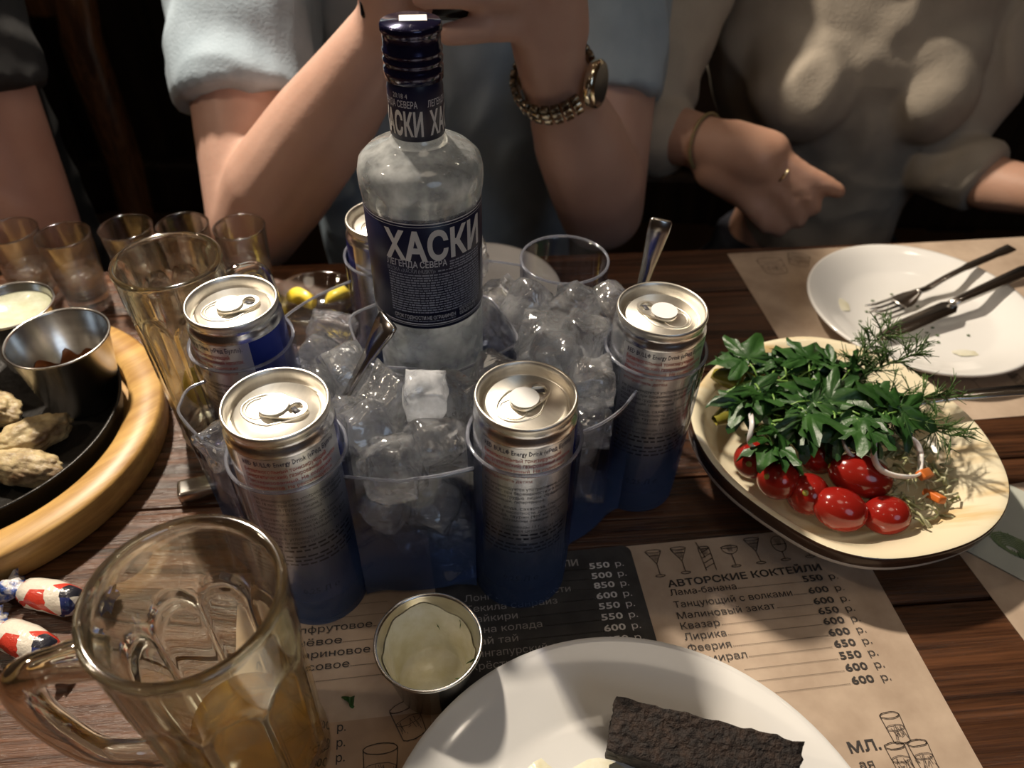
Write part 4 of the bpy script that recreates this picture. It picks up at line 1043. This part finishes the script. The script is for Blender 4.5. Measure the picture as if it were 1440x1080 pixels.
# ------------------------------------------------------------------ salad bowl
BWL = (.212, .349)
rim_pts = [(.115, .358), (.123, .321), (.150, .283), (.190, .255), (.239, .259), (.279, .278), (.302, .303), (.305, .344), (.290, .392), (.264, .424), (.223, .442), (.174, .431), (.138, .404)]
pol = sorted((math.atan2(y-BWL[1], x-BWL[0]) % (2*PI), math.hypot(x-BWL[0], y-BWL[1])) for x, y in rim_pts)
def rimR(t):
    t %= 2*PI; L = len(pol); s = w = 0
    for a, r in pol:
        d = abs((t-a+PI) % (2*PI)-PI); k = math.exp(-(d/.33)**2); s += r*k; w += k
    return s/w
bw = thing('salad_bowl', (BWL[0], BWL[1], .0010), 'cream brushed ceramic bowl with brown rim full of salad', 'bowl')
def rimZ(t): return .040+.004*math.cos(t-1.9)
def bowl_surface(prof, n=120):
    """prof: (fraction of rim radius, fraction of rim height, well shift)"""
    g = G()
    for fr, fz, sh in prof:
        for k in range(n):
            a = 2*PI*k/n; r = rimR(a)*fr; g.v.append((r*math.cos(a)+sh*-.012, r*math.sin(a)+sh*-.004, rimZ(a)*fz))
    for i in range(len(prof)-1):
        for k in range(n): q = i*n+k; b = i*n+(k+1) % n; g.f.append((q, b, b+n, q+n))
    return g
obj('bowl_outside', bowl_surface([(.001, .03, 1), (.45, .0, 1), (.50, .0, 1), (.55, .10, .8), (.78, .38, .5), (.96, .60, 0), (.995, .70, 0), (1.0, .78, 0)]), M['ceramic'], bw)
obj('brown_rim', bowl_surface([(1.0, .78, 0), (1.004, .82, 0), (1.005, .95, 0), (1.002, .985, 0), (.995, 1.0, 0)]), M['bowlrim'], bw)
obj('bowl_inside', bowl_surface([(.995, 1.0, 0), (.985, 1.004, 0), (.95, .985, 0), (.90, .93, .2), (.82, .82, .6), (.76, .62, 1), (.68, .36, 1), (.56, .22, 1), (.25, .17, 1), (.001, .17, 1)]), M['bowl'], bw)
def tomato(loc, r, L, rot, label):
    g = G(); n = 28; rows = 18
    for i in range(rows+1):
        p = PI*i/rows; x = -math.cos(p); q = math.sin(p)**.92
        for k in range(n): a = 2*PI*k/n; g.v.append((x*L*(1-.0*q), q*r*math.cos(a), q*r*math.sin(a)))
    for i in range(rows):
        for k in range(n): g.f.append((i*n+k, i*n+(k+1) % n, (i+1)*n+(k+1) % n, (i+1)*n+k))
    t = thing('cherry_tomato', loc, label, 'tomato', 'cherry tomatoes in the salad bowl', rot=rot)
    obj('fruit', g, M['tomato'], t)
    obj('stem_scar', lathe([(.0001, -.0004), (.0016, -.0002), (.0020, .0002), (.0001, .0003)], 10), M['pickle'], t, (-L, 0, 0), rot=(0, PI/2, 0))
tomato((.1640, .3120, .0350), .0125, .0132, (0, .6, .4), 'round cherry tomato at the outer side of the bowl, highlight on top')
tomato((.2130, .3130, .0390), .0135, .0190, (0, .12, -.3), 'largest oval cherry tomato lying on top of the others')
tomato((.1960, .2915, .0330), .0128, .0160, (0, .2, -.3), 'cherry tomato nearest the front rim of the bowl')
tomato((.2235, .2895, .0310), .0118, .0135, (0, -.3, -.2), 'cherry tomato beside the shredded salad')
tomato((.1820, .3060, .0290), .0130, .0155, (.2, .8, .9), 'cherry tomato deep between the round one and the large oval one')
tomato((.1530, .3300, .0330), .0120, .0130, (0, .5, 1), 'cherry tomato tucked under the parsley at the outer side')
tomato((.1950, .3330, .0350), .0120, .0135, (0, .7, .3), 'cherry tomato under the parsley behind the large oval one')
# pickles
def pickle(loc, L, r, rot, label):
    g = G(); n = 16; rows = 14
    for i in range(rows+1):
        s = i/rows; x = (s-.5)*L; q = r*math.sin(PI*min(1, .06+s*.94))**.55
        for k in range(n): a = 2*PI*k/n; z = math.sin(a); g.v.append((x, q*math.cos(a)*(1+.05*math.sin(9*s*6+k)), q*(z if z > -.3 else -.3)+.004*math.sin(PI*s)))
    for i in range(rows):
        for k in range(n): g.f.append((i*n+k, i*n+(k+1) % n, (i+1)*n+(k+1) % n, (i+1)*n+k))
    tag(obj('pickle_wedge', g, M['pickle'], None, loc, rot=rot), label, 'pickle', 'pickle wedges in the salad bowl')
pickle((.1560, .3860, .0450), .044, .0085, (.3, .1, -.45), 'pickle wedge at the back of the bowl under parsley')
pickle((.1500, .3615, .0430), .040, .0085, (0, -.05, .35), 'pickle wedge at the outer side of the bowl above the tomatoes')
pickle((.1900, .4010, .0450), .046, .0090, (0, 0, -.1), 'pickle wedge behind the parsley against the back rim')
# onion rings
def onion(loc, R, rot, label, a1=2*PI, w=.004):
    pts = [(R*math.cos(a1*k/40), R*.8*math.sin(a1*k/40), .002*math.sin(3*a1*k/40)) for k in range(41)]
    g = ribbon(pts, [w]*41, .0016, (0, 0, 1)); tag(obj('onion_ring', g, M['onion'], None, loc, rot=rot), label, 'onion', 'onion rings in the salad')
onion((.2320, .3170, .0540), .0190, (.35, .25, .3), 'large white onion ring over the shredded salad')
onion((.1560, .3400, .0500), .0150, (.9, .3, .8), 'thin onion ring under the parsley on the tomato side', 4.6, .003)
onion((.2150, .3300, .0560), .0160, (.2, -.3, .9), 'onion ring half covered by parsley in the middle', 4.2, .003)
# shredded salad: nobody could count the shreds
g = G(); random.seed(5)
for k in range(170):
    a = random.uniform(0, 2*PI); r = .030*math.sqrt(random.random()); x, y = .2430+r*math.cos(a), .3220+1.15*r*math.sin(a); z = .026+.016*(1-(r/.032)**2)+random.uniform(-.003, .004)
    b = random.uniform(0, 6.28); L = random.uniform(.006, .013)
    q = tube([(x, y, z), (x+L*.5*math.cos(b), y+L*.5*math.sin(b), z+random.uniform(.001, .005)), (x+L*math.cos(b+.5), y+L*math.sin(b+.5), z)], .0008, 5); g.add(q.v, q.f)
o = obj('shredded_salad', g, M['slaw'], None, (0, 0, 0)); tag(o, 'heap of shredded cabbage salad beside the tomatoes', 'salad'); o['kind'] = 'stuff'
for k, (x, y, z, rr) in enumerate([(.2490, .3100, .0450, .6), (.2530, .2990, .0380, 1.9)]):
    tag(obj('carrot_strip', box(.013, .006, .0045, bev=.001), M['carrot'], None, (x, y, z), rot=(.3, .4, rr)), ('orange carrot strip on the shredded salad, the upper one', 'orange carrot strip on the shredded salad, the lower one')[k], 'carrot')
# parsley
LEAF = []
for s in range(4):
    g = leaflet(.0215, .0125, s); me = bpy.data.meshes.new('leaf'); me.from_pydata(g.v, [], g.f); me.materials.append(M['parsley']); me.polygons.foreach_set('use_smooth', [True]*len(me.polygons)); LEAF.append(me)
def sprig(loc, rz, n, label, seed, L=.05, spread=1.0):
    random.seed(seed); t = thing('parsley_sprig', loc, label, 'parsley', 'parsley sprigs on the salad', rz=rz)
    main = spline([(0, 0, 0), (L*.4, .002, .010), (L, -.002, .012)], 5); obj('stem', tube(main, .0011, 6), M['parsleystem'], t)
    for k in range(n):
        b = Vector(main[min(len(main)-1, 2+int(k*len(main)/n))]); a = random.uniform(-1.9, 1.9)*spread; e = b+Vector((math.cos(a), math.sin(a), random.uniform(.0, .45)))*random.uniform(.008, .018)
        st = obj('leaf_stalk', tube([tuple(b), tuple((b+e)/2+Vector((0, 0, .002))), tuple(e)], .0007, 5), M['parsleystem'], t)
        for j in range(2):
            o = bpy.data.objects.new('leaf', random.choice(LEAF)); COL.objects.link(o); o.parent = st; o.location = e
            o.rotation_euler = (random.uniform(-.7, .7), random.uniform(-.5, .6), a+random.uniform(-.6, .6)+j*1.3-.6); o.scale = (random.uniform(.8, 1.2),)*3
sprig((.1380, .3720, .0480), .1, 11, 'parsley sprig lying over the pickles', 1, .045)
sprig((.1500, .3500, .0480), .0, 13, 'parsley sprig lying over the middle of the salad', 2, .055)
sprig((.1720, .3700, .0500), .1, 9, 'parsley sprig standing beside the dill', 3, .04)
sprig((.1480, .3400, .0440), .1, 8, 'lowest parsley sprig hanging over the tomatoes', 4, .045)
sprig((.1880, .3460, .0500), -.15, 8, 'parsley sprig with broad leaf by the large onion ring', 6, .038)
# dill
def dill(loc, rz, label, seed, L=.06, tilt=.5):
    random.seed(seed); t = thing('dill_sprig', loc, label, 'dill', 'dill sprigs on the salad', rz=rz)
    main = [(L*s*math.cos(tilt), .004*math.sin(s*4), L*s*math.sin(tilt)) for s in [k/10 for k in range(11)]]
    obj('stem', tube(main, [.0011-.00006*k for k in range(11)], 5), M['dill'], t); g = G()
    for k in range(2, 11):
        for q in range(5):
            b = Vector(main[k]); d = Vector((random.uniform(-.2, 1), random.uniform(-1, 1), random.uniform(-.4, .9))).normalized(); l = random.uniform(.010, .022)*(1.15-k*.04)
            e = b+d*l; w = tube([tuple(b), tuple((b+e)/2+Vector((0, 0, .001))), tuple(e)], .00038, 4); g.add(w.v, w.f)
            for j in range(6):
                c = b.lerp(e, .25+.75*j/6); d2 = (d+Vector((random.uniform(-1, 1), random.uniform(-1, 1), random.uniform(-1, 1)))*.8).normalized(); w = tube([tuple(c), tuple(c+d2*random.uniform(.004, .010))], [.00034, .00016], 4); g.add(w.v, w.f)
    o = obj('feathery_leaves', g, M['dill'], t); o['kind'] = 'stuff'
dill((.2120, .3620, .0500), -.05, 'dill sprig spreading toward the spoon handle', 1, .062, .25)
dill((.2200, .3740, .0500), .9, 'dill sprig rising over the back rim', 2, .050, .75)
dill((.2250, .3550, .0500), -.45, 'dill sprig hanging over the shredded salad', 3, .050, .15)
dill((.2150, .3700, .0500), .4, 'dill sprig in the middle of the bunch', 4, .055, .5)
# serving spoon resting on the bowl
t = thing('serving_spoon', (.258, .3700, .0460), 'serving spoon resting in the salad bowl, handle over the rim', 'spoon', rz=math.radians(4))
obj('handle', ribbon(spline([(0, 0, .000), (.03, 0, .006), (.08, 0, .010), (.16, 0, .012), (.19, 0, .012)], 4), [.007]*5+[.009]*4+[.012]*4+[.016]*3+[.013], .0028, (0, 1, 0)), M['steeldark'], t)
g = G(); n = 24
for i in range(8):
    for k in range(n): a = 2*PI*k/n; q = i/7; g.v.append((-.028+.030*q*math.cos(a), .019*q*math.sin(a), -.008+.008*q*q))
for i in range(7):
    for k in range(n): g.f.append((i*n+k, i*n+(k+1) % n, (i+1)*n+(k+1) % n, (i+1)*n+k))
o = obj('spoon_bowl', g, M['steeldark'], t); so = o.modifiers.new('th', 'SOLIDIFY'); so.thickness = .0013
# stray herb bit on the placemat
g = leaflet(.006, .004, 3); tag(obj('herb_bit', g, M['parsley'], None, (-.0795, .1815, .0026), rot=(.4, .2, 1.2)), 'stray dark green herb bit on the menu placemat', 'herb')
# ------------------------------------------------------------------ people
def folds(amp, f, seed=0, axis=(1, 1, 1)):
    off = Vector((seed*7.3, seed*3.1, seed))
    def d(c):
        q = Vector((c.x*f*axis[0], c.y*f*axis[1], c.z*f*axis[2]))+off; w = noise.noise_vector(q*.6)*.8
        return amp*(1-2*abs(noise.noise(q+w)))*.8+amp*.4*noise.noise(q*2.3)
    return d
def head(chains, lofts, x, y, z):
    lofts.append([(x, y+.01, z-.015, .05, .06), (x, y, z+.03, .062, .078), (x, y+.005, z+.09, .073, .092), (x, y+.012, z+.15, .072, .092), (x, y+.015, z+.19, .045, .06), (x, y+.015, z+.205, .01, .012)])
    chains.append([(x, y-.088, z+.095, .008), (x, y-.100, z+.065, .011)]); chains.append([(x-.075, y+.02, z+.08, .010), (x-.078, y+.025, z+.105, .012)]); chains.append([(x+.075, y+.02, z+.08, .010), (x+.078, y+.025, z+.105, .012)])
def hair(parent, x, y, z, long=False):
    lf = [(x, y+.025, z+.11, .078, .085), (x, y+.022, z+.15, .080, .096), (x, y+.02, z+.19, .056, .072), (x, y+.02, z+.215, .012, .014)]
    if long: lf = [(x, y+.07, z-.10, .06, .03), (x, y+.06, z-.02, .075, .045)]+lf
    at_table(blob('hair', [], [lf], .006, M['hair'], parent, 3, folds(.003, 60, 3)))
def eyes(parent, x, y, z):
    for s in (-1, 1):
        b = lathe([(.0001, -.009), (.006, -.007), (.009, 0), (.006, .007), (.0001, .009)], 12); at_table(obj('eye', b.move(Matrix.Translation((x+s*.031, y-.080, z+.105))), M['sticker'], parent))
    at_table(obj('mouth', tube([(x-.022, y-.079, z+.035), (x, y-.087, z+.034), (x+.022, y-.079, z+.035)], [.003, .005, .003], 8), M['skin3'], parent))

# man in the grey-blue shirt photographing the bottle
man = thing('person', (-.095, .95, -TOP), 'person in grey-blue short-sleeved shirt holding up a phone, elbows at the table', 'person')
e1, w1, s1 = (-.248, .640, .008), (-.098, .612, .198), (-.272, .865, .262)
e2, w2, s2 = (.086, .695, .004), (.026, .608, .172), (.078, .875, .262)
ch = [[(*s1, .056), ((s1[0]+e1[0])/2-.004, (s1[1]+e1[1])/2, (s1[2]+e1[2])/2, .053), (*e1, .043), (-.215, .632, .055, .0475), (-.165, .625, .115, .0425), (-.125, .617, .165, .033), (*w1, .028), (-.086, .602, .225, .029)],
      [(*s2, .056), ((s2[0]+e2[0])/2+.004, (s2[1]+e2[1])/2, (s2[2]+e2[2])/2, .053), (*e2, .043), (.076, .680, .042, .0465), (.055, .652, .095, .041), (.038, .628, .140, .031), (*w2, .0265), (.022, .598, .195, .028)],
      # hand on the phone, watch side: palm and five fingers
      [(.022, .598, .195, .027), (.012, .592, .222, .026)], [(.028, .594, .205, .024), (.022, .588, .245, .024)], [(.010, .590, .212, .020), (.005, .586, .255, .021)],
      [(.008, .584, .2110, .0105), (-.022, .566, .2150, .0098), (-.050, .564, .2110, .0086)],
      [(.006, .580, .2315, .0105), (-.028, .560, .2385, .0098), (-.066, .560, .2365, .0088)],
      [(.006, .580, .2535, .0105), (-.030, .560, .2625, .0098), (-.066, .562, .262, .0088)],
      [(.008, .582, .275, .0105), (-.026, .562, .286, .0098), (-.058, .564, .288, .0085)],
      [(.028, .600, .235, .013), (.010, .614, .270, .012), (-.022, .612, .285, .0095)],
      # other hand
      [(-.086, .602, .225, .027), (-.092, .592, .262, .026)], [(-.100, .600, .235, .021), (-.108, .590, .268, .021)],
      [(-.075, .590, .238, .013), (-.058, .570, .246, .0105), (-.036, .560, .2485, .0088)],
      [(-.105, .585, .262, .0105), (-.085, .566, .278, .010), (-.062, .572, .290, .0085)], [(-.100, .590, .280, .0105), (-.082, .580, .297, .010), (-.060, .584, .302, .0085)],
      [(-.098, .600, .285, .0105), (-.080, .606, .300, .0095), (-.058, .606, .300, .0085)], [(-.112, .590, .250, .0105), (-.112, .570, .270, .0095), (-.095, .562, .285, .0085)],
      [(-.095, .90, .29, .055), (-.150, .800, .385, .052)]]
lf = [[(-.095, .95, -.32, .15, .10), (-.095, .94, -.05, .155, .10), (-.095, .92, .12, .17, .095), (-.095, .90, .25, .17, .08), (-.095, .895, .30, .10, .06)]]
ch += [[(-.18, .92, -.28, .08), (-.19, .60, -.27, .065), (-.19, .56, -.66, .045), (-.19, .50, -.71, .04)], [(-.01, .92, -.28, .08), (.0, .60, -.27, .065), (.0, .56, -.66, .045), (.0, .50, -.71, .04)]]
head(ch, lf, -.158, .770, .372)
at_table(blob('body', ch, lf, .0038, M['skin'], man, 5))
def lerp3(a, b, t): return tuple(p+(q-p)*t for p, q in zip(a, b))
sh = [['flat', (-.175, .895, .275, .06), (*s1, .070), (*lerp3(s1, e1, .3), .069), (*lerp3(s1, e1, .66), .0665)],
      ['flat', (-.015, .895, .275, .06), (*s2, .066), (*lerp3(s2, e2, .3), .064), (*lerp3(s2, e2, .66), .0605)]]
sl_ = [[(-.095, .95, -.30, .165, .115), (-.095, .94, -.12, .170, .118), (-.095, .935, .0, .172, .116), (-.095, .92, .12, .182, .112), (-.095, .90, .25, .190, .098), (-.095, .895, .305, .12, .075), (-.095, .89, .325, .062, .06)]]
at_table(blob('shirt', sh, sl_, .0050, M['shirtblue'], man, 2, folds(.0065, 16, 1, (1, 1, .6))))
g = G()
for k in range(3):
    q = lathe([(.0001, -.0015), (.0045, -.0012), (.005, 0), (.0045, .0012), (.0001, .0015)], 14).move(Matrix.Translation((-.10, .812-.004*k, .19-.075*k)) @ Matrix.Rotation(PI/2, 4, 'X')); g.add(q.v, q.f)
tr = [[(-.18, .93, -.29, .092), (-.19, .60, -.28, .076), (-.19, .57, -.62, .056)], [(-.01, .93, -.29, .092), (.0, .60, -.28, .076), (.0, .57, -.62, .056)]]
at_table(blob('trousers', tr, [[(-.095, .95, -.38, .17, .12), (-.095, .95, -.26, .172, .12)]], .009, M['denim'], man, 4, folds(.006, 12, 2)))
hair(man, -.158, .770, .372); eyes(man, -.158, .770, .372)
ph = thing('phone', (-.040, .590, .2125), 'dark phone held up in both hands above the bottle cap', 'phone', rot=(math.radians(-12), 0, 0))
obj('phone_body', box(.150, .0085, .072, (0, 0, .036), .0035, 3), M['phone'], ph)
obj('screen', box(.144, .0006, .066, (0, .0045, .036)), M['phone'], ph, smooth=False)
# watch: links round the wrist
ax = (Vector(w2)-Vector((.038, .628, .140))).normalized(); wc = Vector((.0285, .6125, .163))
wt = thing('wristwatch', tuple(wc), 'chunky steel bracelet watch on the wrist of the man in grey-blue', 'watch', rot=tuple(ax.to_track_quat('Z', 'X').to_euler()))
Rw = .0322; lk = None
for k in range(24):
    a = 2*PI*k/24
    if 17 <= k <= 20: continue
    if lk is None: lk = [obj('link', box(.0072, .0062, .0070, (0, 0, 0), .0014), M['watch'], wt), obj('side_link', box(.0070, .0052, .0060, (0, 0, .0068), .0014), M['watchdark'], wt), obj('side_link', box(.0070, .0052, .0060, (0, 0, -.0068), .0014), M['watch'], wt)]; cur = lk
    else:
        cur = [q.copy() for q in lk]
        for q in cur: COL.objects.link(q); q.parent = wt
    for q in cur: q.location = (Rw*math.cos(a), Rw*math.sin(a), 0); q.rotation_euler = (0, 0, a+PI/2)
a = 2*PI*18.5/24
cs = obj('case', lathe([(.0001, -.004), (.016, -.004), (.0185, -.002), (.0185, .003), (.0165, .005), (.0001, .005)], 36), M['watch'], wt, ((Rw+.002)*math.cos(a), (Rw+.002)*math.sin(a), 0), rot=(0, PI/2, a))
cs.rotation_euler = Matrix(((0, -math.sin(a), math.cos(a)), (0, math.cos(a), math.sin(a)), (-1, 0, 0))).to_euler()
obj('dial', lathe([(.015, .0052), (.0001, .0053)], 32), M['phone'], cs)

# guest in the beige top
wm = thing('person', (.40, .97, -TOP), 'person in beige long-sleeved top reaching one hand over the table edge', 'person')
es, ws, ss = (.128, .800, .040), (.190, .742, .056), (.205, .925, .250)
ch = [[(*ss, .045), (.160, .865, .15, .042), (*es, .036), (.158, .772, .050, .031), (*ws, .0255)],
      [(*ws, .0255), (.215, .732, .052, .028), (.238, .724, .048, .030)], [(.200, .738, .040, .022), (.232, .722, .024, .024)], [(.215, .735, .062, .020), (.250, .722, .056, .021)],
      [(.252, .718, .056, .0125), (.282, .706, .042, .0108), (.305, .700, .034, .0095), (.319, .697, .028, .008)],
      [(.256, .712, .044, .0125), (.284, .700, .028, .011), (.298, .694, .012, .0092)],
      [(.250, .709, .031, .012), (.276, .697, .012, .0105), (.286, .692, -.003, .009)],
      [(.242, .708, .018, .0115), (.264, .697, -.001, .0098), (.270, .692, -.014, .0085)],
      [(.212, .722, .030, .0135), (.240, .702, .006, .0115), (.256, .694, -.010, .0095)], [(.205, .735, .034, .026), (.240, .720, .018, .024)],
      [(.565, .945, .235, .045), (.545, .92, .10, .042), (.500, .880, -.015, .036), (.545, .815, -.020, .031), (.580, .775, -.010, .025)],
      [(.580, .775, -.010, .025), (.602, .758, -.004, .028), (.625, .745, -.002, .027)],
      [(.625, .745, .010, .011), (.655, .735, .012, .010), (.672, .728, .004, .0085)], [(.628, .735, .0, .011), (.660, .722, .0, .010), (.675, .716, -.008, .0085)], [(.625, .728, -.010, .011), (.655, .715, -.012, .010), (.668, .712, -.02, .0085)], [(.618, .722, -.018, .0105), (.642, .708, -.022, .0095), (.652, .704, -.03, .008)], [(.600, .752, .018, .012), (.622, .735, .028, .011), (.640, .722, .024, .009)],
      [(.40, .945, .29, .048), (.40, .92, .38, .046)],
      [(.32, .94, -.28, .075), (.30, .64, -.27, .06), (.30, .60, -.66, .042), (.30, .54, -.71, .036)], [(.48, .94, -.28, .075), (.48, .64, -.27, .06), (.48, .60, -.66, .042), (.48, .54, -.71, .036)]]
lf = [[(.40, .97, -.32, .13, .09), (.41, .955, -.1, .10, .075), (.395, .95, .06, .14, .09), (.385, .95, .22, .14, .07), (.39, .95, .28, .07, .05)]]
head(ch, lf, .40, .90, .39)
at_table(blob('body', ch, lf, .0040, M['skin2'], wm, 5))
sh = [['flat', (.28, .945, .235, .055), (*ss, .058), (.160, .868, .15, .054), (.128, .802, .044, .047), (.148, .782, .046, .041), (.1585, .772, .048, .0385)],
      ['flat', (.50, .95, .235, .055), (.565, .945, .235, .056), (.545, .92, .10, .052), (.497, .883, -.015, .045), (.522, .845, -.018, .042), (.540, .822, -.019, .040)],
      [(.318, .874, .068, .061), (.318, .874, .068, .061)], [(.455, .874, .068, .061), (.455, .874, .068, .061)], [(.318, .90, .09, .07), (.455, .90, .09, .07)]]
sl_ = [[(.415, .945, -.17, .098, .082), (.412, .945, -.10, .102, .085), (.400, .945, -.02, .132, .10), (.388, .94, .06, .158, .105), (.385, .94, .15, .166, .098), (.385, .945, .25, .165, .075), (.39, .945, .30, .08, .055)]]
at_table(blob('top', sh, sl_, .0055, M['shirtbeige'], wm, 3, folds(.0065, 15, 4, (1, 1, .8))))
tr = [[(.32, .95, -.28, .085), (.30, .64, -.28, .07), (.30, .61, -.62, .05)], [(.48, .95, -.28, .085), (.48, .64, -.28, .07), (.48, .61, -.62, .05)]]
at_table(blob('trousers', tr, [[(.41, .96, -.38, .15, .11), (.41, .95, -.17, .125, .10)]], .009, M['denim'], wm, 4, folds(.005, 12, 5)))
hair(wm, .40, .90, .39, True); eyes(wm, .40, .90, .39)
ax = (Vector(ws)-Vector((.158, .772, .050))).normalized()
tag(obj('bracelet', ring(.0275, .0016, 40, 8), M['thread'], None, ws, rot=tuple(ax.to_track_quat('Z', 'X').to_euler())), 'thin braided bracelet on the wrist of the guest in beige', 'bracelet')
ax = (Vector((.284, .700, .028))-Vector((.256, .712, .044))).normalized()
tag(obj('finger_ring', ring(.0118, .0013, 28, 8), M['gold'], None, (.264, .7085, .0395), rot=tuple(ax.to_track_quat('Z', 'X').to_euler())), 'thin ring on the finger of the guest in beige', 'ring')

# guest in black at the edge of the frame
gb = thing('person', (-.68, .80, -TOP), 'person in black short-sleeved top, only one arm in view', 'person')
e3, s3 = (-.462, .640, .000), (-.525, .735, .285)
ch = [[(*s3, .055), (-.490, .685, .13, .050), (*e3, .0425), (-.52, .58, .048, .042), (-.60, .51, .042, .032), (-.645, .475, .036, .026)],
      [(-.645, .475, .036, .026), (-.685, .445, .030, .027)], [(-.685, .445, .034, .012), (-.72, .425, .03, .010), (-.742, .418, .014, .009)], [(-.70, .455, .03, .012), (-.735, .44, .028, .010), (-.755, .435, .014, .009)], [(-.705, .468, .026, .012), (-.74, .458, .024, .010), (-.758, .455, .012, .009)], [(-.70, .48, .022, .011), (-.73, .475, .02, .0095), (-.745, .473, .012, .0085)], [(-.665, .44, .032, .012), (-.68, .415, .026, .011), (-.70, .40, .016, .009)],
      [(-.835, .76, .285, .055), (-.88, .70, .13, .048), (-.90, .62, .02, .040), (-.86, .54, .045, .036), (-.82, .49, .042, .028)], [(-.82, .49, .042, .028), (-.80, .46, .034, .026)],
      [(-.68, .77, .31, .055), (-.68, .75, .41, .052)], [(-.76, .80, -.28, .08), (-.76, .52, -.27, .065), (-.76, .48, -.66, .045), (-.76, .42, -.71, .04)], [(-.60, .80, -.28, .08), (-.60, .52, -.27, .065), (-.60, .48, -.66, .045), (-.60, .42, -.71, .04)]]
for k in range(4): ch.append([(-.79+.012*k, .45-.006*k, .034, .011), (-.775+.012*k, .425-.006*k, .028, .010), (-.765+.012*k, .41-.006*k, .014, .0088)])
ch.append([(-.815, .455, .036, .012), (-.825, .43, .03, .010), (-.82, .41, .018, .009)])
lf = [[(-.68, .81, -.32, .15, .10), (-.68, .80, -.05, .15, .10), (-.68, .78, .15, .16, .09), (-.68, .77, .27, .15, .075), (-.68, .77, .31, .09, .06)]]
head(ch, lf, -.68, .73, .41)
at_table(blob('body', ch, lf, .0055, M['skin3'], gb, 5))
sh = [['flat', (-.60, .76, .285, .06), (*s3, .070), (*lerp3(s3, e3, .3), .066), (*lerp3(s3, e3, .60), .062)], ['flat', (-.76, .765, .285, .06), (-.835, .76, .285, .068), (-.85, .74, .23, .066), (-.87, .712, .16, .062)]]
sl_ = [[(-.68, .81, -.30, .165, .115), (-.68, .80, -.05, .165, .115), (-.68, .78, .15, .176, .106), (-.68, .77, .28, .17, .092), (-.68, .77, .33, .06, .06)]]
at_table(blob('black_top', sh, sl_, .0065, M['shirtblack'], gb, 4, folds(.005, 15, 6)))
tr = [[(-.76, .80, -.29, .092), (-.76, .52, -.28, .076), (-.76, .49, -.62, .056)], [(-.60, .80, -.29, .092), (-.60, .52, -.28, .076), (-.60, .49, -.62, .056)]]
at_table(blob('trousers', tr, [[(-.68, .81, -.38, .17, .12), (-.68, .81, -.26, .17, .12)]], .009, M['denim'], gb, 4))
hair(gb, -.68, .73, .41); eyes(gb, -.68, .73, .41)
